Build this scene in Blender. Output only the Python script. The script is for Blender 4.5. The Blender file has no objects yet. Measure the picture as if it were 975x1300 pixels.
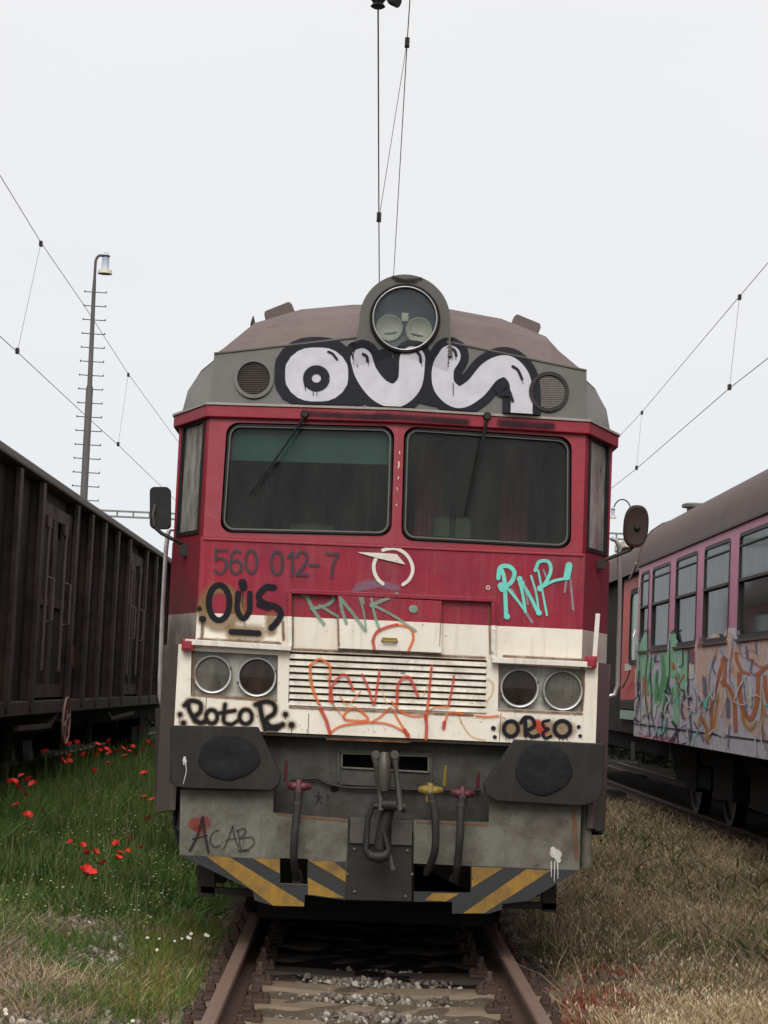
import bpy, bmesh, math, random
import numpy as np
from mathutils import Vector, Matrix, Euler
from mathutils.geometry import tessellate_polygon
random.seed(7); rng = np.random.default_rng(11)
S = bpy.context.scene
COL = S.collection
# ------------------------------------------------------------ camera, sky, light
CAMP = Vector((-0.175, 0.0, 1.48)); FPX = 2550.0
cd = bpy.data.cameras.new('camera'); cam = bpy.data.objects.new('camera', cd); COL.objects.link(cam)
cd.sensor_fit = 'VERTICAL'; cd.sensor_height = 36; cd.lens = 36*FPX/1300; cd.clip_end = 2000; cd.clip_start = 0.1
CR = (Matrix.Rotation(-math.atan(25.8/FPX), 3, 'Z') @ Matrix.Rotation(math.radians(90)+math.atan(222.6/FPX), 3, 'X') @ Matrix.Rotation(0.044, 3, 'Z'))
cam.matrix_world = Matrix.Translation(CAMP) @ CR.to_4x4()
S.camera = cam
S.view_settings.view_transform = 'Standard'; S.view_settings.look = 'None'
S.view_settings.exposure = 0.5; S.view_settings.gamma = 1
w = bpy.data.worlds.new('World'); S.world = w; w.use_nodes = True
nt = w.node_tree; nt.nodes.clear(); N = nt.nodes.new; L = nt.links.new
out = N('ShaderNodeOutputWorld'); bg = N('ShaderNodeBackground'); bg2 = N('ShaderNodeBackground')
sky = N('ShaderNodeTexSky'); sky.sky_type = 'NISHITA'; sky.sun_disc = False
SUN_EL, SUN_AZ = math.radians(38), math.radians(187)   # azimuth clockwise from +Y
sky.sun_elevation = SUN_EL; sky.sun_rotation = SUN_AZ
bg.inputs['Strength'].default_value = 0.05
L(sky.outputs[0], bg.inputs['Color'])
tc = N('ShaderNodeTexCoord'); sep = N('ShaderNodeSeparateXYZ'); L(tc.outputs['Generated'], sep.inputs[0])
mp = N('ShaderNodeMapping'); mp.inputs['Scale'].default_value = (1.6, 1.6, 6); L(tc.outputs['Generated'], mp.inputs[0])
nz = N('ShaderNodeTexNoise'); nz.inputs['Scale'].default_value = 1.6; nz.inputs['Detail'].default_value = 4; L(mp.outputs[0], nz.inputs['Vector'])
cr = N('ShaderNodeValToRGB'); e = cr.color_ramp.elements
e[0].position = 0.0; e[0].color = (.590, .618, .645, 1); e[1].position = 0.26; e[1].color = (.645, .645, .650, 1)
x = e.new(0.42); x.color = (.69, .69, .69, 1); x = e.new(0.8); x.color = (1.05, 1.05, 1.06, 1)
ad = N('ShaderNodeMath'); ad.operation = 'MULTIPLY_ADD'; ad.inputs[1].default_value = 0.36; L(nz.outputs[0], ad.inputs[0]); 
sb = N('ShaderNodeMath'); sb.operation = 'SUBTRACT'; sb.inputs[1].default_value = 0.18; L(sep.outputs['Z'], sb.inputs[0]); L(sb.outputs[0], ad.inputs[2])
L(ad.outputs[0], cr.inputs[0]); L(cr.outputs[0], bg2.inputs['Color'])
bk_ = N('ShaderNodeMapRange'); bk_.inputs[1].default_value = .1; bk_.inputs[2].default_value = -1; bk_.inputs[3].default_value = 1.0; bk_.inputs[4].default_value = 1.45   # cloud is brighter on the sun's side, behind the camera
L(sep.outputs['Y'], bk_.inputs[0]); L(bk_.outputs[0], bg2.inputs['Strength'])
mx = N('ShaderNodeMixShader'); mx.inputs[0].default_value = 0.92; L(bg.outputs[0], mx.inputs[1]); L(bg2.outputs[0], mx.inputs[2]); L(mx.outputs[0], out.inputs[0])
sl = bpy.data.lights.new('sun', 'SUN'); sl.energy = 1.5; sl.angle = math.radians(30); sl.color = (1, .975, .94)
so = bpy.data.objects.new('sun', sl); COL.objects.link(so)
d = Vector((math.sin(SUN_AZ)*math.cos(SUN_EL), math.cos(SUN_AZ)*math.cos(SUN_EL), math.sin(SUN_EL)))
so.rotation_euler = (-d).to_track_quat('-Z', 'Y').to_euler()
S.cycles.use_denoising = True; S.cycles.transparent_max_bounces = 24; S.cycles.max_bounces = 6

# ------------------------------------------------------------ geometry helpers
def ray(px, py):
    return (CR @ Vector((px-487.5, -(py-650.0), -FPX))).normalized()
class Plane:
    """A real surface plane; photo measurements are turned into points on it."""
    def __init__(s, p, n): s.p = Vector(p); s.n = Vector(n).normalized(); s.n = -s.n if (s.p-CAMP).dot(s.n) > 0 else s.n
    def __call__(s, px, py, lift=0.0):
        r = ray(px, py); q = s.p + s.n*lift
        return CAMP + r*((q-CAMP).dot(s.n)/r.dot(s.n))
def PY(y): return Plane((0, y, 0), (0, 1, 0))
def PX(x): return Plane((x, 0, 0), (1, 0, 0))
def PZ(z): return Plane((0, 0, z), (0, 0, 1))
def root_loc(o):
    l = Vector((0, 0, 0))
    while o is not None: l += o.location; o = o.parent
    return l
def obj(name, verts, faces, mat, parent=None, smooth=False, attr=None, raw=False):
    me = bpy.data.meshes.new(name)
    off = Vector((0, 0, 0)) if (raw or parent is None) else root_loc(parent)
    me.from_pydata([tuple(Vector(v)-off) for v in verts], [], faces); me.update()
    if attr is not None:
        a = me.attributes.new('cov', 'FLOAT', 'POINT'); a.data.foreach_set('value', attr)
    if smooth:
        me.polygons.foreach_set('use_smooth', [True]*len(me.polygons))
    me.materials.append(mat)
    o = bpy.data.objects.new(name, me); COL.objects.link(o)
    if parent: o.parent = parent
    return o
class MB:
    def __init__(s): s.v = []; s.f = []
    def add(s, v, f):
        b = len(s.v); s.v += [Vector(q) for q in v]; s.f += [tuple(b+i for i in q) for q in f]; return s
    def box(s, x0, x1, y0, y1, z0, z1):
        return s.add([(x0,y0,z0),(x1,y0,z0),(x1,y1,z0),(x0,y1,z0),(x0,y0,z1),(x1,y0,z1),(x1,y1,z1),(x0,y1,z1)],
                     [(0,3,2,1),(4,5,6,7),(0,1,5,4),(1,2,6,5),(2,3,7,6),(3,0,4,7)])
    def bar(s, a, b, w, h, up=(0,0,1)):
        a = Vector(a); b = Vector(b); d = (b-a).normalized(); u = Vector(up); u = (u-d*u.dot(d))
        if u.length < 1e-4: u = Vector((0,1,0))-d*d.y
        u.normalize(); r = d.cross(u); P = []
        for c in (a, b):
            for i, j in ((-1,-1),(1,-1),(1,1),(-1,1)): P.append(c+r*(i*w/2)+u*(j*h/2))
        return s.add(P, [(0,1,2,3),(7,6,5,4),(0,4,5,1),(1,5,6,2),(2,6,7,3),(3,7,4,0)])
    def tube(s, pts, r, n=10, cap=True):
        pts = [Vector(p) for p in pts]; rs = r if isinstance(r, (list, tuple)) else [r]*len(pts)
        P = []; u = None
        for i, p in enumerate(pts):
            d = (pts[min(i+1, len(pts)-1)]-pts[max(i-1, 0)]).normalized()
            if u is None:
                u = Vector((0,0,1)) if abs(d.z) < .9 else Vector((1,0,0))
            u = (u-d*u.dot(d)).normalized(); v = d.cross(u)
            for k in range(n):
                a = 2*math.pi*k/n; P.append(p+(u*math.cos(a)+v*math.sin(a))*rs[i])
        F = [(i*n+k, i*n+(k+1)%n, (i+1)*n+(k+1)%n, (i+1)*n+k) for i in range(len(pts)-1) for k in range(n)]
        if cap: F += [tuple(reversed(range(n))), tuple(range((len(pts)-1)*n, len(pts)*n))]
        return s.add(P, F)
    def lathe(s, c, axis, prof, n=32, sx=1.0):
        """prof: (radius, offset along axis)"""
        c = Vector(c); ax = Vector(axis).normalized(); u = Vector((1,0,0)) if abs(ax.x) < .9 else Vector((0,1,0))
        u = (u-ax*u.dot(ax)).normalized(); v = ax.cross(u); P = []
        for r, o in prof:
            for k in range(n):
                a = 2*math.pi*k/n; P.append(c+ax*o+u*(math.cos(a)*r*sx)+v*(math.sin(a)*r))
        m = len(prof)
        F = [(i*n+k, i*n+(k+1)%n, (i+1)*n+(k+1)%n, (i+1)*n+k) for i in range(m-1) for k in range(n)]
        if prof[0][0] < .06: F.append(tuple(reversed(range(n))))
        if prof[-1][0] < .06: F.append(tuple(range((m-1)*n, m*n)))
        return s.add(P, F)
    def plate(s, loops, back):
        """polygon with holes; 'back' is the thickness vector"""
        back = Vector(back); P = [Vector(p) for lp in loops for p in lp]; n = len(P)
        tri = tessellate_polygon([[Vector(p) for p in lp] for lp in loops])
        F = [tuple(t) for t in tri] + [tuple(i+n for i in reversed(t)) for t in tri]
        b = 0
        for lp in loops:
            m = len(lp)
            for i in range(m): F.append((b+i, b+(i+1)%m, b+(i+1)%m+n, b+i+n))
            b += m
        return s.add(P+[p+back for p in P], F)
    def build(s, name, mat, parent=None, smooth=False, bevel=0, raw=False):
        o = obj(name, s.v, s.f, mat, parent, smooth, raw=raw)
        bm = bmesh.new(); bm.from_mesh(o.data); bmesh.ops.recalc_face_normals(bm, faces=bm.faces); bm.to_mesh(o.data); bm.free()
        if smooth:
            try: o.data.set_sharp_from_angle(angle=math.radians(40))
            except Exception: pass
        if bevel:
            m = o.modifiers.new('bevel', 'BEVEL'); m.width = bevel; m.segments = 2; m.limit_method = 'ANGLE'; m.angle_limit = math.radians(40)
        return o
def tag(o, label=None, cat=None, group=None, kind=None):
    if label: o['label'] = label
    if cat: o['category'] = cat
    if group: o['group'] = group
    if kind: o['kind'] = kind
    return o
def empty(name, loc, label, cat, group=None):
    o = bpy.data.objects.new(name, None); COL.objects.link(o); o.location = loc; o.empty_display_size = .2
    return tag(o, label, cat, group)
def copy_tree(o, parent=None):
    c = o.copy(); COL.objects.link(c)
    if parent: c.parent = parent
    for ch in [q for q in bpy.data.objects if q.parent == o]: copy_tree(ch, c)
    return c
def rrect(fn, x0, y0, x1, y1, r, n=5, lift=0, sk=0.044, corners=None):
    """rounded rectangle loop; corners (tl,tr,br,bl) in photo px or from bbox with camera roll"""
    if corners is None: corners = [(x0,y0),(x1,y0+sk*(x1-x0)),(x1,y1+sk*(x1-x0)),(x0,y1)]
    C = [Vector(c) for c in corners]; P = []
    for i in range(4):
        c = C[i]; a = (C[i-1]-c).normalized(); b = (C[(i+1)%4]-c).normalized()
        for k in range(n+1):
            t = k/n*math.pi/2
            P.append(c + a*r*(1-math.sin(t)) + b*r*(1-math.cos(t)))
    return [fn(p.x, p.y, lift) for p in P]
def circ(fn, cx, cy, r, n=40, lift=0, ry=None):
    ry = ry or r
    return [fn(cx+r*math.cos(2*math.pi*k/n), cy+ry*math.sin(2*math.pi*k/n), lift) for k in range(n)]
def catmull(pts, step=2.0):
    P = [Vector(p) for p in pts]
    if len(P) == 2:
        n = max(2, int((P[1]-P[0]).length/step)); return [P[0].lerp(P[1], k/n) for k in range(n+1)]
    closed = (P[0]-P[-1]).length < 1e-6
    out = []
    for i in range(len(P)-1):
        p0 = P[i-1] if i > 0 else (P[-2] if closed else P[0]*2-P[1]); p1 = P[i]; p2 = P[i+1]
        p3 = P[i+2] if i+2 < len(P) else (P[1] if closed else P[i+1]*2-P[i])
        n = max(2, int((p2-p1).length/step))
        for k in range(n):
            t = k/n
            out.append(.5*((2*p1)+(p2-p0)*t+(2*p0-5*p1+4*p2-p3)*t*t+(3*p1-p0-3*p2+p3)*t**3))
    out.append(P[-1]); return out

# ------------------------------------------------------------ materials
def mat(name):
    m = bpy.data.materials.new(name); m.use_nodes = True; t = m.node_tree
    return m, t, t.nodes['Principled BSDF']
def mixc(t, fac, a, b):
    n = t.nodes.new('ShaderNodeMix'); n.data_type = 'RGBA'
    for s, v in ((0, fac), (6, a), (7, b)):
        if hasattr(v, 'links'): t.links.new(v, n.inputs[s])
        else: n.inputs[s].default_value = v if s == 0 else (*v[:3], 1)
    return n.outputs[2]
def math_(t, op, a, b=None, c=None):
    n = t.nodes.new('ShaderNodeMath'); n.operation = op
    for i, v in enumerate((a, b, c)):
        if v is None: continue
        if hasattr(v, 'links'): t.links.new(v, n.inputs[i])
        else: n.inputs[i].default_value = v
    return n.outputs[0]
def noise(t, scale, detail=5, stretch=(1,1,1), rough=.6, lo=.35, hi=.65, vec='pos'):
    mpn = t.nodes.new('ShaderNodeMapping'); mpn.inputs['Scale'].default_value = stretch
    if vec == 'pos': g = t.nodes.new('ShaderNodeNewGeometry'); t.links.new(g.outputs['Position'], mpn.inputs[0])
    else: g = t.nodes.new('ShaderNodeTexCoord'); t.links.new(g.outputs['Object'], mpn.inputs[0])
    n = t.nodes.new('ShaderNodeTexNoise'); n.inputs['Scale'].default_value = scale; n.inputs['Detail'].default_value = detail; n.inputs['Roughness'].default_value = rough
    t.links.new(mpn.outputs[0], n.inputs['Vector'])
    r = t.nodes.new('ShaderNodeMapRange'); r.inputs[1].default_value = lo; r.inputs[2].default_value = hi; t.links.new(n.outputs[0], r.inputs[0])
    return r.outputs[0]
def bump(t, b, h, strength=.2, dist=.01):
    n = t.nodes.new('ShaderNodeBump'); n.inputs['Strength'].default_value = strength; n.inputs['Distance'].default_value = dist
    t.links.new(h, n.inputs['Height']); t.links.new(n.outputs[0], b.inputs['Normal'])
def paint(name, col, dirt=(.09,.07,.055), amt=.45, rough=.5, streak=True, scale=3.0, metal=0.0, spots=.0, bmp=.12, spec=.4, vec='pos', var=.85, cov=(.48,.8)):
    m, t, b = mat(name)
    c = mixc(t, noise(t, scale*.6, 3, lo=.3, hi=.7, vec=vec), [q*var for q in col], col)
    f = noise(t, scale, 9, rough=.75, lo=cov[0], hi=cov[1], vec=vec)
    if streak:
        f2 = noise(t, scale*3, 5, (2.4, 2.4, .22), lo=.5, hi=.85, vec=vec); f = math_(t, 'MAXIMUM', f, f2)
    f = math_(t, 'MULTIPLY', f, amt); c = mixc(t, f, c, dirt)
    if spots:
        s = noise(t, 22, 6, rough=.65, lo=.66, hi=.70, vec=vec); c = mixc(t, math_(t, 'MULTIPLY', s, spots), c, (.035,.02,.012))
    t.links.new(c, b.inputs['Base Color']); b.inputs['Roughness'].default_value = rough; b.inputs['Metallic'].default_value = metal
    b.inputs['Specular IOR Level'].default_value = spec
    if bmp: bump(t, b, noise(t, 9, 6, vec=vec), bmp, .01)
    return m
RED = (.25, .010, .024); WHITE = (.68, .635, .545); GREY = (.080, .077, .065)
def livery(name, grime=0.0):
    """red above, cream below a hard paint line at z 1.853; wear and streaks"""
    m, t, b = mat(name)
    g = t.nodes.new('ShaderNodeNewGeometry'); sp = t.nodes.new('ShaderNodeSeparateXYZ'); t.links.new(g.outputs['Position'], sp.inputs[0])
    line = math_(t, 'GREATER_THAN', sp.outputs['Z'], 1.853)
    red = mixc(t, noise(t, 2.2, 4, lo=.3, hi=.7), (.17,.010,.027), RED)
    red = mixc(t, math_(t, 'MULTIPLY', noise(t, 14, 4, (3, 3, .15), lo=.45, hi=.9), .3), red, (.33,.09,.11))
    wh = mixc(t, noise(t, 2.5, 5, lo=.3, hi=.7), (.62,.56,.46), WHITE)
    c = mixc(t, line, wh, red)
    f = noise(t, 3.2, 8, rough=.72, lo=.52, hi=.85); f2 = noise(t, 9, 5, (2.5, 2.5, .2), lo=.55, hi=.9)
    c = mixc(t, math_(t, 'MULTIPLY', math_(t, 'MAXIMUM', f, f2), .42), c, (.16,.11,.075))
    if grime:
        # layer of brown brake dust, heavier toward the sill with an uneven upper edge
        h = t.nodes.new('ShaderNodeMapRange'); h.inputs[1].default_value = 1.75; h.inputs[2].default_value = 2.45; h.inputs[3].default_value = 1; h.inputs[4].default_value = .15
        t.links.new(math_(t, 'MULTIPLY_ADD', noise(t, 3, 5), .25, sp.outputs['Z']), h.inputs[0])
        c = mixc(t, math_(t, 'MULTIPLY', h.outputs[0], grime), c, (.055,.035,.033))
    s = noise(t, 30, 5, rough=.6, lo=.69, hi=.72); c = mixc(t, s, c, (.07,.035,.02))
    t.links.new(c, b.inputs['Base Color']); b.inputs['Roughness'].default_value = .42; b.inputs['Specular IOR Level'].default_value = .25
    bump(t, b, noise(t, 3.5, 3), .10, .02)
    return m
M = {}
M['livery'] = livery('livery_paint'); M['livery_grime'] = livery('livery_grime_paint', .92); M['livery_r'] = livery('livery_dusty_paint', .38)
M['grey'] = paint('grey_roof_paint', GREY, (.05,.038,.030), .8, .55, cov=(.42,.72))
M['greyside'] = paint('grey_side_paint', (.125,.113,.094), (.07,.055,.045), .6, .55)
M['roof'] = paint('brown_roof_paint', (.145,.108,.098), (.06,.042,.038), .7, .65, scale=1.6, cov=(.40,.72))
M['trimwhite'] = paint('cream_trim', (.66,.62,.54), (.13,.085,.055), .6, .5, spots=.7)
M['trimgrey'] = paint('weathered_grey_trim', (.30,.28,.23), (.08,.05,.035), .6, .5)
M['red'] = paint('red_paint', RED, (.09,.03,.03), .5, .45)
M['lampgrey'] = paint('lamp_recess_grey', (.47,.45,.39), (.12,.09,.06), .8, .5, spots=.6, scale=6, cov=(.42,.70))
M['ring'] = paint('lamp_ring_metal', (.46,.46,.45), (.12,.11,.09), .4, .38, metal=.3)
M['louvre'] = paint('louvre_cream', (.62,.575,.48), (.17,.10,.055), .8, .5, scale=6, spots=.8, cov=(.44,.72))
M['rustdark'] = paint('rust_brown_metal', (.17,.10,.055), (.02,.015,.012), .6, .8)  # rusty brown of the backing metal itself
M['buffer'] = paint('buffer_dark_paint', (.023,.021,.018), (.06,.05,.04), .5, .6)
M['rubber'] = paint('black_rubber', (.014,.014,.016), (.032,.030,.026), .8, .85, streak=False, scale=14, bmp=.6)
M['plow'] = paint('plow_grey_paint', (.150,.143,.116), (.045,.036,.026), .85, .6, scale=4.5, spots=.9, cov=(.40,.68))
M['beam'] = paint('buffer_beam_grey', (.070,.069,.060), (.025,.020,.015), .9, .6, scale=4, spots=.9, cov=(.40,.66))
M['hazdark'] = paint('hazard_dark_paint', (.036,.037,.038), (.04,.03,.02), .6, .6)
M['hazyellow'] = paint('hazard_yellow_paint', (.27,.145,.012), (.07,.045,.02), .85, .6, scale=6, spots=.9, cov=(.42,.68))
M['iron'] = paint('greasy_iron', (.030,.026,.023), (.06,.048,.036), .5, .5, metal=.3, scale=8)
M['ironlight'] = paint('worn_steel', (.085,.074,.064), (.05,.035,.03), .6, .45, metal=.5, scale=8)
M['black'] = paint('underframe_black', (.012,.011,.010), (.02,.016,.012), .6, .9, bmp=0)
M['hose'] = paint('hose_rubber', (.025,.024,.023), (.07,.06,.05), .5, .7, streak=False, scale=10)
M['valvered'] = paint('valve_red', (.085,.014,.022), (.06,.03,.02), .6, .5, scale=12)
M['valveyellow'] = paint('valve_yellow', (.21,.14,.02), (.10,.06,.02), .6, .5, scale=12)
M['chrome'] = paint('handrail_steel', (.42,.39,.38), (.12,.07,.06), .5, .35, metal=.6, scale=10)
M['mirror'] = paint('mirror_black', (.018,.018,.018), (.05,.045,.04), .4, .5)
M['mirrorbrown'] = paint('mirror_rust', (.038,.023,.018), (.03,.022,.02), .7, .6, scale=10)
M['gasket'] = paint('gasket_rubber', (.012,.012,.012), (.05,.045,.04), .5, .6)
M['sealtrim'] = paint('window_trim_dull', (.10,.095,.08), (.06,.05,.04), .6, .4)
M['cab'] = paint('cab_interior_brown', (.20,.11,.075), (.02,.014,.012), .6, .8, streak=False)
M['cabdark'] = paint('cab_dark', (.012,.011,.010), (.01,.01,.01), .3, .8, bmp=0, streak=False)
M['curtain'] = paint('maroon_curtain', (.34,.075,.11), (.06,.016,.025), .5, .9, bmp=0, streak=False)
M['seat'] = paint('seat_cloth', (.10,.105,.075), (.05,.05,.04), .5, .9, bmp=0)
M['blind'] = paint('teal_sunblind', (.014,.065,.057), (.03,.045,.035), .9, .7, (1), 5)
M['wagon'] = paint('wagon_brown', (.030,.021,.017), (.010,.0075,.006), .9, .75, scale=2.2, bmp=.3, cov=(.40,.68))
M['wagonlight'] = paint('wagon_rib_brown', (.066,.046,.036), (.016,.011,.009), .9, .7, scale=2.4, cov=(.40,.68), bmp=.3)  # brown lightened so the ribs seem to catch light
M['wagonred'] = paint('wagon_red_primer', (.10,.022,.018), (.04,.02,.018), .8, .8, scale=10)
M['wagonrail'] = paint('wagon_top_rail', (.10,.075,.066), (.05,.035,.03), .6, .7)
M['pink'] = paint('faded_pink_paint', (.56,.20,.31), (.20,.09,.13), .4, .5)
M['coachroof'] = paint('coach_roof_brown', (.115,.083,.075), (.06,.045,.04), .6, .65)
M['orange'] = paint('orange_red_paint', (.55,.032,.012), (.2,.02,.012), .4, .5)
M['coachframe'] = paint('coach_window_frame', (.045,.043,.04), (.04,.035,.03), .5, .5)
M['lampwhite'] = paint('lamp_cream', (.58,.54,.42), (.2,.18,.15), .4, .5)
M['lampgreyblue'] = paint('lamp_glass_grey', (.42,.46,.52), (.2,.2,.2), .3, .35)
M['pole'] = paint('pole_weathered', (.085,.075,.074), (.06,.05,.04), .6, .7)
M['wire'] = paint('copper_wire', (.075,.05,.05), (.04,.03,.03), .3, .5, bmp=0)
M['railrust'] = paint('rail_rust', (.080,.047,.034), (.05,.032,.025), .5, .6, streak=False, scale=7)
M['railtop'] = paint('rail_head_brown', (.165,.105,.080), (.07,.042,.032), .5, .42, streak=False, scale=9, spec=.5)
M['clip'] = paint('rail_clip_iron', (.075,.048,.038), (.035,.024,.02), .6, .7, streak=False, scale=14, vec='obj')
M['concreteshade'] = paint('sleeper_concrete_shade', (.050,.038,.028), (.03,.022,.017), .8, .9, streak=False, scale=6, bmp=.5, vec='obj')  # darker sleeper copy, shade under the railcar painted into its colour
M['concrete'] = paint('sleeper_concrete', (.185,.140,.098), (.10,.068,.045), .8, .9, streak=False, scale=6, spots=.6, bmp=.5, vec='obj')
def glass(name, tint=(.55,.6,.58), refl=.5, haze=.05, hazecol=(.3,.3,.27)):
    m, t, b = mat(name); t.nodes.remove(b); o = t.nodes['Material Output']
    tr = t.nodes.new('ShaderNodeBsdfTransparent'); tr.inputs[0].default_value = (*tint, 1)
    gl = t.nodes.new('ShaderNodeBsdfGlossy'); gl.inputs['Roughness'].default_value = .06; gl.inputs[0].default_value = (.9,.95,1,1)
    df = t.nodes.new('ShaderNodeBsdfDiffuse'); df.inputs[0].default_value = (*hazecol, 1)
    fr = t.nodes.new('ShaderNodeFresnel'); fr.inputs[0].default_value = 1.5
    m1 = t.nodes.new('ShaderNodeMixShader'); t.links.new(math_(t, 'MULTIPLY', fr.outputs[0], refl), m1.inputs[0]); t.links.new(tr.outputs[0], m1.inputs[1]); t.links.new(gl.outputs[0], m1.inputs[2])
    m2 = t.nodes.new('ShaderNodeMixShader'); t.links.new(math_(t, 'MULTIPLY', noise(t, 5, 7, (1.5, 1.5, .5), rough=.7, lo=.25, hi=.8), haze), m2.inputs[0])
    t.links.new(m1.outputs[0], m2.inputs[1]); t.links.new(df.outputs[0], m2.inputs[2]); t.links.new(m2.outputs[0], o.inputs[0])
    return m
M['glass'] = glass('windscreen_glass', (.82,.86,.83), .20, .07, (.22,.22,.19))
M['sideglass'] = glass('side_glass_skyhaze', (.45,.45,.42), 1.0, .85, (.48,.46,.40))  # heavy pale haze painted in place of the sky's reflection
M['coachglass'] = glass('coach_glass', (.55,.53,.50), .50, .30, (.17,.16,.14))
M['lens'] = glass('lamp_lens', (.50,.48,.42), .5, .85, (.185,.170,.14))
M['lensdark'] = glass('lamp_lens_brown', (.30,.24,.2), .5, .8, (.075,.052,.040))
M['headglass'] = glass('roof_lamp_glass', (.88,.9,.9), .35, .10, (.30,.32,.35))
M['bulb'] = paint('reflector_dish', (.42,.41,.30), (.30,.29,.2), .3, .35, streak=False, scale=14, metal=.0)
M['slate'] = paint('lamp_backplate', (.11,.125,.15), (.05,.055,.06), .5, .5, streak=False)
def spray(name, col, soft=.0, dens=1.0, grain=.25, rough=.6):
    """paint film with feathered edge: coverage attribute drives opacity"""
    m, t, b = mat(name); m.surface_render_method = 'BLENDED' if hasattr(m, 'surface_render_method') else None
    a = t.nodes.new('ShaderNodeAttribute'); a.attribute_name = 'cov'
    n = noise(t, 60, 6, rough=.7, lo=.2, hi=.8); n2 = noise(t, 10, 3, lo=.2, hi=.8)
    v = math_(t, 'ADD', a.outputs['Fac'], math_(t, 'MULTIPLY', math_(t, 'SUBTRACT', n, .5), grain*.6))
    r = t.nodes.new('ShaderNodeMapRange'); r.interpolation_type = 'SMOOTHSTEP'
    r.inputs[1].default_value = .10; r.inputs[2].default_value = .30+soft*.7; r.inputs[4].default_value = dens; t.links.new(v, r.inputs[0])
    al = math_(t, 'MULTIPLY', r.outputs[0], math_(t, 'MULTIPLY_ADD', n2, grain, 1-grain*.7)); 
    al = math_(t, 'MINIMUM', al, 1.0); t.links.new(al, b.inputs['Alpha'])
    t.links.new(mixc(t, n2, [q*.85 for q in col], col), b.inputs['Base Color'])
    b.inputs['Roughness'].default_value = rough; b.inputs['Specular IOR Level'].default_value = .25 if max(col) > .1 else .07
    return m
G = {'black': spray('spray_black', (.014,.014,.018), .3, 1, .1), 'white': spray('spray_silver_white', (.40,.385,.41), .15, 1, .12),
     'halo': spray('spray_brown_halo', (.24,.15,.06), 1.0, .72, .5), 'turq': spray('marker_turquoise', (.16,.60,.50), .1, .92, .25),
     'turqthin': spray('marker_turquoise_thin', (.30,.50,.50), .3, .45, .8), 'sage': spray('marker_sage', (.19,.31,.23), .1, .8, .5),
     'orange': spray('spray_orange', (.62,.13,.02), .8, .85, .3), 'redorange': spray('spray_red_orange', (.45,.045,.02), .6, .85, .3),
     'yellow': spray('spray_faint_yellow', (.62,.36,.10), 1.0, .5, .6), 'number': spray('stencil_slate', (.055,.052,.062), .0, .85, .3),
     'logo': spray('logo_cream', (.62,.58,.50), 0, 1, .1), 'dull': spray('spray_dull_lilac', (.25,.16,.22), 1.0, .55, .7),
     'blackthin': spray('spray_black_thin', (.025,.02,.02), .5, .85, .3), 'redspot': spray('spray_red_spot', (.22,.02,.02), .6, .6, .5),
     'drip': spray('white_splash', (.55,.53,.48), .5, .85, .5),
     'green': spray('graf_green', (.10,.36,.14), .1, .9, .4), 'mint': spray('graf_mint', (.30,.60,.38), .1, .9, .4), 'lilac': spray('graf_lilac', (.62,.59,.66), .2, .92, .4),
     'peach': spray('graf_peach', (.72,.50,.40), .2, .9, .4), 'rust': spray('graf_rust', (.50,.16,.06), .1, .9, .3), 'ochre': spray('graf_ochre', (.55,.27,.05), .3, .85, .4),
     'blueg': spray('graf_blue_grey', (.13,.15,.24), .2, .8, .5), 'ink': spray('graf_ink', (.03,.03,.05), .2, .85, .4), 'cream': spray('graf_cream', (.70,.67,.58), .2, .9, .3), 'plum': spray('graf_plum', (.25,.05,.12), .2, .8, .4)}
LIFT = [0.004]
def stroke(mb, pts, wpx, fn, step=1.6, w_end=None, fade=2.0):
    """adds one feathered paint stroke; mb = [verts, faces, cov]"""
    V, F, A = mb
    P = catmull(pts, step); n = len(P)
    LIFT[0] += .00025
    rows = []; r = wpx/2
    d0 = (P[1]-P[0]).normalized(); d1 = (P[-1]-P[-2]).normalized(); closed = (P[0]-P[-1]).length < 1e-6
    def dirn(i): return (P[min(i+1, n-1)]-P[max(i-1, 0)]).normalized()
    if not closed:
        for k in (1.0, .92, .75, .5, .25): rows.append((P[0]-d0*r*k, d0, math.sqrt(max(0, 1-k*k)), 1-k))
    for i in range(n):
        f = 1.0
        if w_end: f = 1+(w_end/wpx-1)*i/(n-1)
        rows.append((P[i], dirn(i), f, 1))
    if not closed:
        f1 = (w_end/wpx if w_end else 1)
        for k in (.25, .5, .75, .92, 1.0): rows.append((P[-1]+d1*r*k*f1, d1, math.sqrt(max(0, 1-k*k))*f1, 1-k))
    fw = min(.75, fade/r); q_ = 1-fw; b = len(V); m = len(rows); SEC = (-1, -q_, -q_*.5, 0, q_*.5, q_, 1) if r < 14 else (-1,)+tuple(-q_+2*q_*i_/30 for i_ in range(31))+(1,)
    for i, (c, dd, f, cc) in enumerate(rows):
        nn = Vector((-dd.y, dd.x)); lf = LIFT[0]+.00018*i/m
        for s in SEC:
            q = c+nn*(r*f*s); V.append(fn(q.x, q.y, lf)); A.append(min(1.0, (1-abs(s))/fw)*min(1, cc*(1.3 if fw > .5 else 6)))
    k = len(SEC)
    for i in range(m-1):
        for j in range(k-1): F.append((b+i*k+j, b+i*k+j+1, b+(i+1)*k+j+1, b+(i+1)*k+j))
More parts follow.
